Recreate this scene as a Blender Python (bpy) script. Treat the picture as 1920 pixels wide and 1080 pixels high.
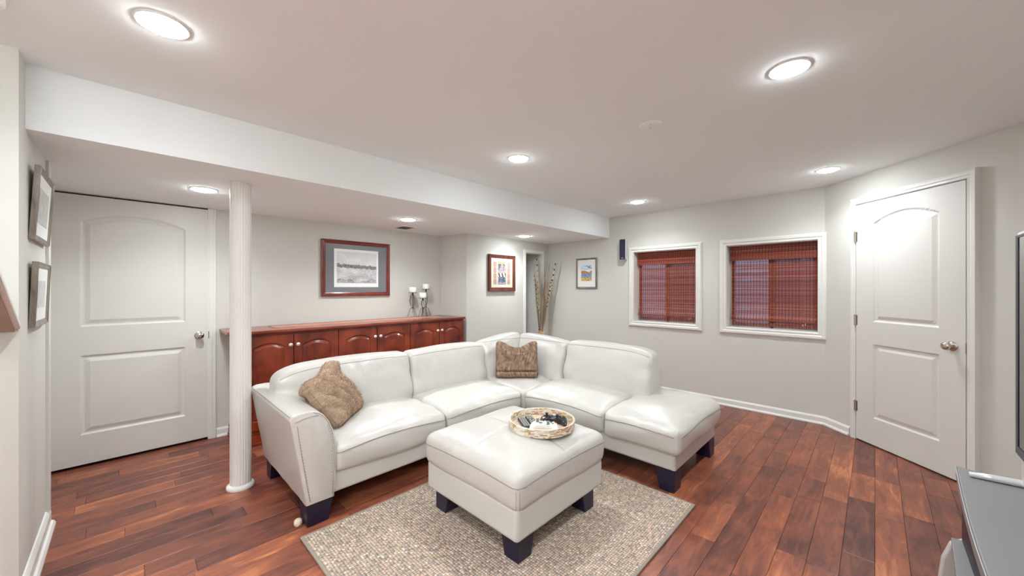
import bpy, bmesh, math, random
from mathutils import Vector, Matrix, noise
from mathutils.bvhtree import BVHTree

scene = bpy.context.scene
for o in list(bpy.data.objects):
    bpy.data.objects.remove(o, do_unlink=True)
C = scene.collection
random.seed(7)
PI = math.pi

# ------------------------------------------------------------------ camera, world, exposure
YAW = math.radians(44.1)
cam = bpy.data.cameras.new('camera'); cam.sensor_width = 36.0; cam.lens = 36.0 * 702 / 1920
cam.clip_start = 0.02
camo = bpy.data.objects.new('camera', cam); C.objects.link(camo)
camo.location = (0, 0, 1.31); camo.rotation_euler = (PI/2, 0, YAW - PI/2)
scene.camera = camo
LAMP = 88.0; BEAM = 4.7            # radiance of the recessed lamps' lenses
world = bpy.data.worlds.new('daylight'); scene.world = world; world.use_nodes = True
world.node_tree.nodes['Background'].inputs[0].default_value = (0.58, 0.74, 1.0, 1)
world.node_tree.nodes['Background'].inputs[1].default_value = 4.5
scene.view_settings.view_transform = 'Standard'
scene.view_settings.look = 'None'
scene.view_settings.gamma = 1.0
scene.view_settings.use_curve_mapping = False
scene.view_settings.exposure = 0.46

# ------------------------------------------------------------------ materials
def srgb(r, g, b):
    f = lambda c: (c/255/12.92) if c/255 <= 0.04045 else ((c/255+0.055)/1.055)**2.4
    return (f(r), f(g), f(b), 1)

def mat(name, col=(0.8,0.8,0.8,1), rough=0.5, metal=0.0, emit=None, estr=0, coat=0, spec=0.5):
    m = bpy.data.materials.new(name); m.use_nodes = True
    b = m.node_tree.nodes['Principled BSDF']
    b.inputs['Base Color'].default_value = col
    b.inputs['Roughness'].default_value = rough
    b.inputs['Metallic'].default_value = metal
    b.inputs['Coat Weight'].default_value = coat
    b.inputs['Specular IOR Level'].default_value = spec
    if emit:
        b.inputs['Emission Color'].default_value = emit
        b.inputs['Emission Strength'].default_value = estr
    return m

def N(m, t, **kw):
    n = m.node_tree.nodes.new(t)
    for k, v in kw.items():
        if k in n.inputs: n.inputs[k].default_value = v
        else: setattr(n, k, v)
    return n
def L(m, a, b): m.node_tree.links.new(a, b)
def bsdf(m): return m.node_tree.nodes['Principled BSDF']

def bump(m, scale=200, strength=0.1, dist=0.002, detail=3, kind='noise'):
    tc = N(m, 'ShaderNodeTexCoord')
    if kind == 'noise':
        t = N(m, 'ShaderNodeTexNoise', Scale=scale, Detail=detail); out = t.outputs[0]
    else:
        t = N(m, 'ShaderNodeTexVoronoi', Scale=scale); out = t.outputs['Distance']
    L(m, tc.outputs['Object'], t.inputs['Vector'])
    bp = N(m, 'ShaderNodeBump', Strength=strength, Distance=dist)
    L(m, out, bp.inputs['Height']); L(m, bp.outputs[0], bsdf(m).inputs['Normal'])
    return m

def ramp(m, fac, stops):
    r = N(m, 'ShaderNodeValToRGB')
    e = r.color_ramp.elements
    while len(e) < len(stops): e.new(0.5)
    for el, (p, c) in zip(e, stops): el.position = p; el.color = c
    L(m, fac, r.inputs[0]); return r

M = {}
M['wall'] = bump(mat('wall_paint', srgb(212,210,204), 0.75), 90, 0.15, 0.001)
M['white_wall'] = bump(mat('ceiling_paint', (0.89,0.91,0.915,1), 0.95, spec=0.0), 70, 0.12, 0.001)
M['trim'] = mat('white_trim_paint', srgb(230,228,224), 0.35)
M['door'] = bump(mat('door_paint', srgb(222,219,215), 0.4), 150, 0.05, 0.001)
M['dark_gap'] = mat('dark_gap', (0.01,0.008,0.01,1), 0.8)
M['nickel'] = mat('brushed_nickel', srgb(200,194,186), 0.22, 1.0)
M['knob_nickel'] = mat('satin_knob', srgb(232,226,220), 0.38, 0.75)
M['lens'] = mat('lamp_lens', (1,1,1,1), 0.5, emit=(0.905,0.985,1.01,1), estr=LAMP)
M['fill_uplight'] = mat('fill_uplight_glow', (1,1,1,1), 0.5, emit=(0.90,0.985,1.02,1), estr=215.0)  # glow of the added uplighters that lift the ceiling
M['screen'] = mat('dimming_screen', (0.05,0.05,0.05,1), 0.8)  # for a sheet added to dim the daylight in half the window
bsdf(M['screen']).inputs['Alpha'].default_value = 0.45
M['plastic_white'] = mat('white_plastic', srgb(232,226,222), 0.5)
M['iron'] = mat('dark_iron', (0.03,0.025,0.02,1), 0.45, 0.8)
M['wax'] = mat('candle_wax', srgb(245,242,238), 0.6)
M['navy_leg'] = bump(mat('dark_leg_wood', (0.009,0.005,0.026,1), 0.4), 160, 0.2, 0.002)
M['tv_black'] = mat('black_gloss', (0.006,0.007,0.012,1), 0.08)
M['tv_bezel'] = mat('black_bezel', (0.012,0.014,0.03,1), 0.35)
M['silver'] = mat('silver_plastic', srgb(222,222,222), 0.3, 0.3)
M['grey_top'] = bump(mat('grey_stand', srgb(138,136,136), 0.5, 0.1), 300, 0.1, 0.001)
M['glass'] = mat('clear_glass', (1,1,1,1), 0.0)
bsdf(M['glass']).inputs['Transmission Weight'].default_value = 1.0
bsdf(M['glass']).inputs['IOR'].default_value = 1.02
M['well'] = mat('galvanised_steel', srgb(190,196,206), 0.5, 0.3)
M['seam'] = mat('leather_seam', srgb(158,148,140), 0.7)

# leather
m = M['leather'] = mat('cream_leather', srgb(209,205,200), 0.34, coat=0.18)
bsdf(m).inputs['Coat Roughness'].default_value = 0.3
tc = N(m, 'ShaderNodeTexCoord')
n1 = N(m, 'ShaderNodeTexNoise', Scale=8.0, Detail=5.0, Distortion=1.6, Roughness=0.45); L(m, tc.outputs['Object'], n1.inputs['Vector'])
v1 = N(m, 'ShaderNodeTexVoronoi', Scale=260.0); L(m, tc.outputs['Object'], v1.inputs['Vector'])
b1 = N(m, 'ShaderNodeBump', Strength=0.5, Distance=0.005); L(m, n1.outputs[0], b1.inputs['Height'])
b2 = N(m, 'ShaderNodeBump', Strength=0.12, Distance=0.001); L(m, v1.outputs['Distance'], b2.inputs['Height'])
L(m, b1.outputs[0], b2.inputs['Normal']); L(m, b2.outputs[0], bsdf(m).inputs['Normal'])

# floor planks: colour varies per plank, grain along X
m = M['plank'] = mat('hand_scraped_walnut', rough=0.36)
tc = N(m, 'ShaderNodeTexCoord'); oi = N(m, 'ShaderNodeObjectInfo')
add = N(m, 'ShaderNodeVectorMath', operation='ADD')
mul = N(m, 'ShaderNodeMath', operation='MULTIPLY'); mul.inputs[1].default_value = 37.0
L(m, oi.outputs['Random'], mul.inputs[0]); L(m, tc.outputs['Object'], add.inputs[0]); L(m, mul.outputs[0], add.inputs[1])
mp = N(m, 'ShaderNodeMapping'); mp.inputs['Scale'].default_value = (2.2, 13, 13); L(m, add.outputs[0], mp.inputs[0])
g = N(m, 'ShaderNodeTexNoise', Scale=1.6, Detail=7.0, Roughness=0.62, Distortion=1.4); L(m, mp.outputs[0], g.inputs['Vector'])
g2 = N(m, 'ShaderNodeTexNoise', Scale=3.2, Detail=3.0, Distortion=0.6); L(m, add.outputs[0], g2.inputs['Vector'])
mixf = N(m, 'ShaderNodeMath', operation='MULTIPLY_ADD'); L(m, g2.outputs[0], mixf.inputs[0]); mixf.inputs[1].default_value = 0.75
L(m, g.outputs[0], mixf.inputs[2])
sc = N(m, 'ShaderNodeMath', operation='MULTIPLY_ADD'); L(m, oi.outputs['Random'], sc.inputs[0]); sc.inputs[1].default_value = 0.34
L(m, mixf.outputs[0], sc.inputs[2])
mr = N(m, 'ShaderNodeMapRange'); L(m, sc.outputs[0], mr.inputs[0]); mr.inputs[1].default_value = 0.66; mr.inputs[2].default_value = 1.40
r = ramp(m, mr.outputs[0], [(0.0, srgb(74,40,36)), (0.25, srgb(104,58,47)), (0.5, srgb(128,72,55)), (0.75, srgb(152,86,60)), (1.0, srgb(192,120,78))])
L(m, r.outputs[0], bsdf(m).inputs['Base Color'])
bp = N(m, 'ShaderNodeBump', Strength=0.25, Distance=0.004); L(m, g.outputs[0], bp.inputs['Height']); L(m, bp.outputs[0], bsdf(m).inputs['Normal'])

def wood(name, dark, light, rough=0.3, scale=(3,22,22), axis_rot=(0,0,0)):
    m = mat(name, rough=rough, coat=0.15)
    tc = N(m, 'ShaderNodeTexCoord'); mp = N(m, 'ShaderNodeMapping')
    mp.inputs['Scale'].default_value = scale; mp.inputs['Rotation'].default_value = axis_rot
    L(m, tc.outputs['Object'], mp.inputs[0])
    n = N(m, 'ShaderNodeTexNoise', Scale=1.0, Detail=5.0, Distortion=0.8); L(m, mp.outputs[0], n.inputs['Vector'])
    r = ramp(m, n.outputs[0], [(0.3, dark), (0.7, light)]); L(m, r.outputs[0], bsdf(m).inputs['Base Color'])
    return m
M['cherry'] = wood('cherry_cabinet', srgb(88,28,18), srgb(150,62,36), 0.24, (5,5,3))
M['cherry_top'] = wood('cherry_top', srgb(108,44,30), srgb(150,70,48), 0.22, (3,20,20))
M['frame_red'] = wood('mahogany_frame', srgb(88,28,22), srgb(126,50,38), 0.3, (6,6,6))
M['frame_dark'] = wood('dark_frame', srgb(70,30,26), srgb(118,64,50), 0.3, (20,20,6))
M['frame_pewter'] = wood('pewter_frame', srgb(92,84,80), srgb(140,130,124), 0.35, (20,20,6))
M['frame_bronze'] = wood('bronze_frame', srgb(98,88,78), srgb(146,134,120), 0.35, (30,30,8))
M['mat_cream'] = mat('cream_mat', srgb(206,200,182), 0.8)
M['mat_white'] = mat('white_mat', srgb(236,236,234), 0.8)
M['mat_grey'] = mat('grey_mat', srgb(120,122,126), 0.25)

# colour-attribute materials (flat print, woven pieces)
def colmat(name, rough=0.8, bumps=0, transl=0):
    m = mat(name, rough=rough)
    a = N(m, 'ShaderNodeAttribute', attribute_name='Col'); L(m, a.outputs['Color'], bsdf(m).inputs['Base Color'])
    if bumps: 
        tc = N(m, 'ShaderNodeTexCoord'); n = N(m, 'ShaderNodeTexNoise', Scale=bumps, Detail=3.0)
        L(m, tc.outputs['Object'], n.inputs['Vector']); bp = N(m, 'ShaderNodeBump', Strength=0.4, Distance=0.003)
        L(m, n.outputs[0], bp.inputs['Height']); L(m, bp.outputs[0], bsdf(m).inputs['Normal'])
    if transl:
        t = N(m, 'ShaderNodeBsdfTranslucent'); L(m, a.outputs['Color'], t.inputs['Color'])
        mx = N(m, 'ShaderNodeMixShader'); mx.inputs[0].default_value = transl
        out = m.node_tree.nodes['Material Output']
        L(m, bsdf(m).outputs[0], mx.inputs[1]); L(m, t.outputs[0], mx.inputs[2]); L(m, mx.outputs[0], out.inputs['Surface'])
    return m
M['print'] = colmat('printed_paper', 0.35)
M['reed'] = colmat('bamboo_reed', 0.5, transl=0.35)
M['weave'] = colmat('woven_pieces', 0.45)
M['fur'] = colmat('brown_fur', 0.9)
M['cane'] = colmat('dried_cane', 0.7)

# rug
m = M['rug'] = mat('sisal_rug', rough=0.95, spec=0.1)
tc = N(m, 'ShaderNodeTexCoord')
mpr = N(m, 'ShaderNodeMapping'); mpr.inputs['Scale'].default_value = (72, 84, 1); L(m, tc.outputs['Object'], mpr.inputs[0])
v = N(m, 'ShaderNodeTexVoronoi', Scale=1.0, Randomness=0.28, voronoi_dimensions='2D'); L(m, mpr.outputs[0], v.inputs['Vector'])
sx_ = N(m, 'ShaderNodeSeparateColor'); L(m, v.outputs['Color'], sx_.inputs[0])
r = ramp(m, sx_.outputs[0], [(0.0, srgb(178,164,154)), (0.2, srgb(214,194,178)), (0.42, srgb(200,184,164)), (0.6, srgb(224,198,178)), (0.8, srgb(192,180,170)), (0.93, srgb(238,224,208))])
r.color_ramp.interpolation = 'CONSTANT'
nl = N(m, 'ShaderNodeTexNoise', Scale=3.0, Detail=2.0); L(m, tc.outputs['Object'], nl.inputs['Vector'])
mx = N(m, 'ShaderNodeMix', data_type='RGBA', blend_type='MULTIPLY'); mx.inputs[0].default_value = 1.0
dr = ramp(m, v.outputs['Distance'], [(0.0, (1.0,1.0,1.0,1)), (0.30, (0.92,0.91,0.90,1)), (0.62, (0.40,0.36,0.34,1))])
L(m, r.outputs[0], mx.inputs[6]); L(m, dr.outputs[0], mx.inputs[7]); L(m, mx.outputs[2], bsdf(m).inputs['Base Color'])
bp = N(m, 'ShaderNodeBump', Strength=0.9, Distance=0.006, invert=True); L(m, v.outputs['Distance'], bp.inputs['Height']); L(m, bp.outputs[0], bsdf(m).inputs['Normal'])
M['rug_edge'] = bump(mat('rug_binding', srgb(150,138,126), 0.9), 300, 0.4, 0.002)

# capiz / bamboo tray floor
m = M['tray_floor'] = mat('tray_floor', rough=0.4)
tc = N(m, 'ShaderNodeTexCoord'); bk = N(m, 'ShaderNodeTexBrick', Scale=1.0)
bk.inputs['Color1'].default_value = srgb(240,232,218); bk.inputs['Color2'].default_value = srgb(206,172,134); bk.inputs['Mortar'].default_value = srgb(170,130,96)
bk.inputs['Brick Width'].default_value = 0.028; bk.inputs['Row Height'].default_value = 0.007; bk.inputs['Mortar Size'].default_value = 0.0006
L(m, tc.outputs['Object'], bk.inputs['Vector']); L(m, bk.outputs['Color'], bsdf(m).inputs['Base Color'])

# table runner
m = M['runner'] = mat('runner_cloth', rough=0.9)
tc = N(m, 'ShaderNodeTexCoord'); w = N(m, 'ShaderNodeTexWave', Scale=14.0, Distortion=0.0, bands_direction='Y'); L(m, tc.outputs['Object'], w.inputs['Vector'])
r = ramp(m, w.outputs[0], [(0.0, srgb(176,92,74)), (0.4, srgb(206,136,112)), (0.65, srgb(236,212,190)), (0.9, srgb(186,104,84))])
L(m, r.outputs[0], bsdf(m).inputs['Base Color'])
M['fringe'] = mat('runner_fringe', srgb(232,210,190), 0.9)

# ------------------------------------------------------------------ mesh helpers
class MB:
    def __init__(s): s.v = []; s.f = []; s.c = []; s.mi = []
    def add(s, vs, fs, col=None, mi=0):
        o = len(s.v); s.v += [tuple(p) for p in vs]
        for f in fs: s.f.append(tuple(i+o for i in f)); s.c.append(col); s.mi.append(mi)
        return s
    def box(s, x0, x1, y0, y1, z0, z1, col=None, mi=0):
        vs = [(x0,y0,z0),(x1,y0,z0),(x1,y1,z0),(x0,y1,z0),(x0,y0,z1),(x1,y0,z1),(x1,y1,z1),(x0,y1,z1)]
        return s.add(vs, [(0,3,2,1),(4,5,6,7),(0,1,5,4),(1,2,6,5),(2,3,7,6),(3,0,4,7)], col, mi)
    def prism(s, pts, z0, z1, col=None, axis='z', mi=0):
        n = len(pts)
        def P(a, b, h):
            return (a,b,h) if axis == 'z' else ((a,h,b) if axis == 'y' else (h,a,b))
        vs = [P(a,b,z0) for a,b in pts] + [P(a,b,z1) for a,b in pts]
        fs = [tuple(range(n))[::-1], tuple(range(n,2*n))] + [(i,(i+1)%n,n+(i+1)%n,n+i) for i in range(n)]
        return s.add(vs, fs, col, mi)
    def lathe(s, prof, n=32, c=(0,0,0), col=None, flute=None):
        vs = []; fs = []
        for r, z in prof:
            for k in range(n):
                a = 2*PI*k/n; rr = r*(1 if not flute else flute(k, z))
                vs.append((c[0]+rr*math.cos(a), c[1]+rr*math.sin(a), c[2]+z))
        for j in range(len(prof)-1):
            for k in range(n):
                fs.append((j*n+k, j*n+(k+1)%n, (j+1)*n+(k+1)%n, (j+1)*n+k))
        fs.append(tuple(range(n))[::-1]); fs.append(tuple((len(prof)-1)*n+k for k in range(n)))
        return s.add(vs, fs, col)
    def tube(s, pts, r, n=8, col=None, closed=False):
        pts = [Vector(p) for p in pts]; m_ = len(pts); vs = []; fs = []
        prev = None
        for i, p in enumerate(pts):
            if closed: t = pts[(i+1) % m_] - pts[i-1]
            else: t = pts[min(i+1, m_-1)] - pts[max(i-1, 0)]
            t = t.normalized() if t.length > 1e-9 else Vector((0,0,1))
            a = prev if prev else (Vector((0,0,1)) if abs(t.z) < 0.9 else Vector((1,0,0)))
            u = (a - t*a.dot(t)).normalized(); prev = u; w = t.cross(u)
            rr = r[i] if isinstance(r, (list, tuple)) else r
            for k in range(n):
                an = 2*PI*k/n; vs.append(p + (u*math.cos(an) + w*math.sin(an))*rr)
        for i in range(m_ if closed else m_-1):
            j = (i+1) % m_
            for k in range(n): fs.append((i*n+k, i*n+(k+1)%n, j*n+(k+1)%n, j*n+k))
        if not closed: fs.append(tuple(range(n))[::-1]); fs.append(tuple((m_-1)*n+k for k in range(n)))
        cols = col
        if callable(col):
            o = len(s.v); s.v += [tuple(p) for p in vs]
            for q, f in enumerate(fs): s.f.append(tuple(i+o for i in f)); s.c.append(col(q//n)); s.mi.append(0)
            return s
        return s.add(vs, fs, col)
    def build(s, name, material, parent=None, smooth=False, bevel=0, seg=2, sub=0, loc=None, auto=None):
        me = bpy.data.meshes.new(name)
        off = Vector((0,0,0))
        if loc is not None: off = Vector(loc)
        me.from_pydata([tuple(Vector(p)-off) for p in s.v], [], s.f)
        if any(c is not None for c in s.c):
            ca = me.color_attributes.new('Col', 'FLOAT_COLOR', 'CORNER')
            k = 0
            for f, c in zip(s.f, s.c):
                c = c or (0.5,0.5,0.5,1)
                for _ in f: ca.data[k].color = c; k += 1
        mats = material if isinstance(material, (list, tuple)) else [material]
        for mm in mats: me.materials.append(mm)
        if len(mats) > 1:
            for p, i in zip(me.polygons, s.mi): p.material_index = i
        me.update()
        bm = bmesh.new(); bm.from_mesh(me); bmesh.ops.recalc_face_normals(bm, faces=bm.faces); bm.to_mesh(me); bm.free()
        if smooth:
            for p in me.polygons: p.use_smooth = True
        if auto is not None:
            me.set_sharp_from_angle(angle=math.radians(auto))
        o = bpy.data.objects.new(name, me); C.objects.link(o)
        if loc is not None: o.location = loc
        if parent is not None:
            o.parent = parent
        if bevel:
            b = o.modifiers.new('bevel', 'BEVEL'); b.width = bevel; b.segments = seg; b.limit_method = 'ANGLE'; b.angle_limit = math.radians(35)
        if sub:
            q = o.modifiers.new('sub', 'SUBSURF'); q.levels = sub; q.render_levels = sub
        return o

def W(parent):   # parts given in world coordinates under an Empty: cancel the Empty's place
    return parent
def thing(name, label, cat, loc=(0,0,0), rz=0, group=None):
    o = bpy.data.objects.new(name, None); C.objects.link(o); o.empty_display_size = 0.05
    o.location = loc; o.rotation_euler = (0,0,rz); o['label'] = label; o['category'] = cat
    if group: o['group'] = group
    return o
def tag(o, label, cat, group=None):
    o['label'] = label; o['category'] = cat
    if group: o['group'] = group
    return o
def struct(o): o['kind'] = 'structure'; return o
def stuff(o): o['kind'] = 'stuff'; return o
def uncoord(mb, parent):          # world coordinates -> local coordinates of an unrotated Empty
    l = parent.location; mb.v = [(x-l.x, y-l.y, z-l.z) for x,y,z in mb.v]; return mb
def wp(mb, name, material, parent, **kw):
    return uncoord(mb, parent).build(name, material, parent, **kw)

# ------------------------------------------------------------------ room dimensions
XW, YB, YS, ZC, ZS = 4.66, 4.16, 2.64, 2.28, 2.0     # right wall, back wall, soffit face, ceiling, soffit underside
YR = 3.71                                             # wall with niche
XL = -0.29                                            # short wall with the two pictures
CORN = (4.66, 0.342)
YREAR = -0.80; XREAR = -2.2; T = 0.2
CA = (CORN[0]-(CORN[1]-YREAR), YREAR)                 # end of the angled wall

def grid_wall(axis, pos0, pos1, a0, a1, z0, z1, holes):
    """wall slab; axis 'x': slab between x=pos0..pos1, spans a along y. Rectangular openings left open."""
    mb = MB()
    A = sorted({a0, a1, *[h[0] for h in holes], *[h[1] for h in holes]})
    Z = sorted({z0, z1, *[h[2] for h in holes], *[h[3] for h in holes]})
    for i in range(len(A)-1):
        for j in range(len(Z)-1):
            ca, cz = (A[i]+A[i+1])/2, (Z[j]+Z[j+1])/2
            if any(h[0] < ca < h[1] and h[2] < cz < h[3] for h in holes): continue
            if axis == 'x': mb.box(pos0, pos1, A[i], A[i+1], Z[j], Z[j+1])
            else: mb.box(A[i], A[i+1], pos0, pos1, Z[j], Z[j+1])
    return mb

WIN = [(1.504, 2.286, 0.872, 1.78), (0.392, 1.191, 0.872, 1.78)]
struct(grid_wall('x', XW, XW+T, CORN[1]-0.12, 4.5, 0, ZC, [WIN[0], WIN[1]]).build('wall_right', M['wall']))
NX0, NX1, NZ = 4.115, 4.50, 1.835
struct(grid_wall('y', YR, YR+0.06, 3.06, XW, 0, ZS, [(NX0, NX1, 0.0, NZ)]).build('wall_niche', M['wall']))
nb = MB(); nb.box(NX0-0.03, NX1+0.03, 4.28, 4.31, 0, NZ+0.05); nb.box(NX0-0.03, NX0, YR+0.06, 4.28, 0, NZ+0.05); nb.box(NX1, NX1+0.03, YR+0.06, 4.28, 0, NZ+0.05)
nb.box(NX0, NX1, YR+0.06, 4.28, NZ, NZ+0.05)
struct(nb.build('wall_niche_inside', M['wall']))
struct(MB().prism([(2.93,YB),(3.0,YR),(3.06,YR),(3.06,YB+T),(2.93,YB+T)], 0, ZS).build('wall_jog', M['wall']))
struct(MB().box(0.553, 2.93, YB, YB+T, 0, ZS).build('wall_back', M['wall']))
struct(MB().box(-0.7, 0.553, YB+0.05, YB+T, 0, ZS).build('wall_behind_door', M['dark_gap']))
# short wall that carries the two small pictures, and the wall facing the camera at far left
struct(MB().prism([(XREAR,2.495),(XL-0.012,2.495),(XL-0.012,3.22),(XL,3.22),(XL,3.30),(XL-0.12,3.30),(XL-0.12,YB+0.06),(XREAR,YB+0.06)], 0, ZC).build('wall_left', M['wall']))
# angled wall with the door, wall behind the television, walls behind the camera
n_ = Vector((-1,1))/math.sqrt(2)
struct(MB().prism([CORN, CA, (CA[0]+0.14,CA[1]-0.14), (CORN[0]+0.14,CORN[1]-0.14)], 0, ZC).build('wall_angled', M['wall']))
struct(MB().box(XREAR, CA[0]+0.1, YREAR-0.1, YREAR, 0, ZC).build('wall_front', M['wall']))
struct(MB().box(XREAR-0.1, XREAR, YREAR-0.1, 2.7, 0, ZC).build('wall_stair', M['wall']))
struct(MB().box(XREAR-0.1, XW+T, YREAR-0.1, YB+T+0.15, ZC, ZC+0.1).build('ceiling', M['white_wall']))
struct(MB().box(XL-0.25, XW, YS, YB+T+0.15, ZS, ZC).build('wall_soffit', M['white_wall']))

# floor slab with individual planks
floor = struct(MB().prism([(XREAR-0.1,YREAR-0.1),(CA[0]+0.1,YREAR-0.1),(XW+0.1,CORN[1]-0.1),(XW+T,4.5),(XREAR-0.1,4.5)], -0.08, -0.010).build('floor', M['dark_gap']))
PW = 0.1185
LENS = [0.32, 0.44, 0.56, 0.68, 0.80, 0.95, 1.10]
def plank_mb(x0, x1, y0, y1, zt=0.0):
    b = 0.0016; g = 0.0005
    x0 += g; x1 -= g; y0 += g; y1 -= g
    mb = MB()
    vs = [(x0,y0,-0.010),(x1,y0,-0.010),(x1,y1,-0.010),(x0,y1,-0.010),
          (x0,y0,zt-0.0012),(x1,y0,zt-0.0012),(x1,y1,zt-0.0012),(x0,y1,zt-0.0012),
          (x0+b,y0+b,zt),(x1-b,y0+b,zt),(x1-b,y1-b,zt),(x0+b,y1-b,zt)]
    fs = [(8,9,10,11),(0,1,5,4),(1,2,6,5),(2,3,7,6),(3,0,4,7),(4,5,9,8),(5,6,10,9),(6,7,11,10),(7,4,8,11)]
    return mb.add(vs, fs)
F2 = (math.cos(YAW), math.sin(YAW)); R2 = (math.sin(YAW), -math.cos(YAW))
def seen(x, y):
    d = x*F2[0]+y*F2[1]
    if d < 0.3: return 0
    u = (x*R2[0]+y*R2[1])/d*702; v = 1.31/d*702
    if abs(u) > 1100 or v > 640: return 0
    if 0.85 < x < 2.9 and 2.35 < y < 3.0: return 0      # under the sofa
    if 2.6 < x < 3.15 and 1.1 < y < 2.4: return 0
    if 0.8 < x < 2.2 and 0.9 < y < 2.0: return 0        # under the rug
    return 1/(d*d)
cands = []
row = 0; y = YREAR - 0.03
while y < YB + 0.04:
    y1 = y + PW
    xmax = min(XW, 4.318 + y1 + 0.01) + 0.0
    x = XREAR + random.uniform(-0.6, 0) 
    while x < xmax:
        l = random.choice(LENS); a, b = max(x, XREAR), min(x+l, xmax)
        if b - a > 0.05:
            if not (y > 2.52 and b < XL-0.10):
                if y > 2.50: a = max(a, XL-0.115)
                if b - a > 0.03:
                    yy1 = min(y1, YB+0.05)
                    s = max(seen(a+(b-a)*t_, (y+yy1)/2)*(b-a) for t_ in (0.1, 0.5, 0.9))
                    cands.append((s, a, b, y, yy1))
        x += l
    y = y1; row += 1
cands.sort(key=lambda c: -c[0])
meshes = {}
pm = M['plank']
nk = 0
rest = MB()
for i, (s, a, b, y0, y1) in enumerate(cands):
    if s <= 0 or nk >= 298:
        rest.v, rest.f  # joined remainder
        p = plank_mb(a, b, y0, y1); rest.add(p.v, p.f); continue
    nk += 1
    key = (round(b-a, 2), round(y1-y0, 3))
    if key not in meshes:
        o = plank_mb(0, b-a, 0, y1-y0).build('plank', pm, floor); meshes[key] = o.data
    else:
        o = bpy.data.objects.new('plank', meshes[key]); C.objects.link(o); o.parent = floor
    o.location = (a, y0, random.uniform(-0.0006, 0))
stuff(rest.build('distant_planks', pm, floor))

# ------------------------------------------------------------------ baseboards and casings
def molding_path(mb, pts, prof, closed=False):
    """sweep profile (offset to the room side, height) along a floor path; room is on the left of the path"""
    n = len(pts); rings = []
    for i, p in enumerate(pts):
        p = Vector(p)
        d0 = (p - Vector(pts[i-1])).normalized() if i > 0 else None
        d1 = (Vector(pts[i+1]) - p).normalized() if i < n-1 else None
        d0 = d0 or d1; d1 = d1 or d0
        n0 = Vector((-d0.y, d0.x)); n1 = Vector((-d1.y, d1.x)); m_ = (n0+n1)
        m_ = m_/ (m_.length_squared/2) if m_.length > 1e-6 else n0
        m_ = m_ * 1.0
        rings.append([(p.x+m_.x*o, p.y+m_.y*o, h) for o, h in prof])
    k = len(prof); vs = [v for r in rings for v in r]; fs = []
    for i in range(n-1):
        for j in range(k): fs.append((i*k+j, (i+1)*k+j, (i+1)*k+(j+1)%k, i*k+(j+1)%k))
    fs.append(tuple(range(k))); fs.append(tuple((n-1)*k+j for j in range(k))[::-1])
    return mb.add(vs, fs)
BP = [(0,0),(0.026,0),(0.026,0.010),(0.020,0.020),(0.013,0.022),(0.013,0.062),(0.008,0.072),(0.004,0.078),(0,0.080)]
A0 = (4.478, 0.160-0.0)   # where baseboard meets door casing on the angled wall
casing_start = Vector((4.434,0.094))
def on_wall(s): return Vector((CORN[0]-s/math.sqrt(2), CORN[1]-s/math.sqrt(2)))
S0 = 0.333                    # door leaf starts this far from the corner along the angled wall
# room on the left when walking: door -> corner -> up the right wall
struct(molding_path(MB(), [tuple(on_wall(S0-0.072)), CORN, (XW, YR), (NX1+0.055, YR)], BP).build('baseboard_right', M['trim'], bevel=0.001))
struct(molding_path(MB(), [(NX0-0.055, YR), (3.0, YR), (2.985, 3.81)], BP).build('baseboard_niche', M['trim'], bevel=0.001))
struct(molding_path(MB(), [(0.655, YB), (0.555, YB)], BP).build('baseboard_back', M['trim']))
BP2 = [(a*1.25, b*1.25) for a,b in BP]
struct(molding_path(MB(), [(XL-0.012, 3.27), (XL-0.012, 2.495), (-0.55, 2.495)], BP2).build('baseboard_left', M['trim']))
struct(molding_path(MB(), [tuple(on_wall(S0+0.86)), CA, (XREAR, YREAR)][::-1], BP).build('baseboard_front', M['trim'])) if False else None
mbf = MB(); molding_path(mbf, [(XREAR+0.02, YREAR), (CA[0]-0.0, YREAR), tuple(on_wall(S0+0.87))], BP)
struct(mbf.build('baseboard_front', M['trim']))

CP = [(0,0),(0,0.014),(0.006,0.018),(0.018,0.016),(0.026,0.020),(0.040,0.020),(0.052,0.014),(0.058,0.008),(0.058,0)]  # (across from opening outward, proud of wall)
def frame_sweep(mb, x0, x1, z0, z1, prof, bottom=True):
    """mitred frame in the local XZ plane, facing -Y; prof = (outward, proud)"""
    cs = [(x0,z0,-1,-1),(x1,z0,1,-1),(x1,z1,1,1),(x0,z1,-1,1)]
    if bottom: order = [0,1,2,3]; closed = True
    else: order = [0,3,2,1]; closed = False
    rings = []
    for k in order:
        x,z,sx,sz = cs[k]
        if not bottom and k in (0,1): sz = 0
        rings.append([(x+sx*o, -p, z+sz*o) for o,p in prof])
    k = len(prof); vs = [v for r in rings for v in r]; fs = []
    n = len(rings)
    for i in range(n if closed else n-1):
        j2 = (i+1) % n
        for j in range(k): fs.append((i*k+j, j2*k+j, j2*k+(j+1)%k, i*k+(j+1)%k))
    if not closed: fs.append(tuple(range(k))); fs.append(tuple((n-1)*k+j for j in range(k))[::-1])
    return mb.add(vs, fs)

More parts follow.
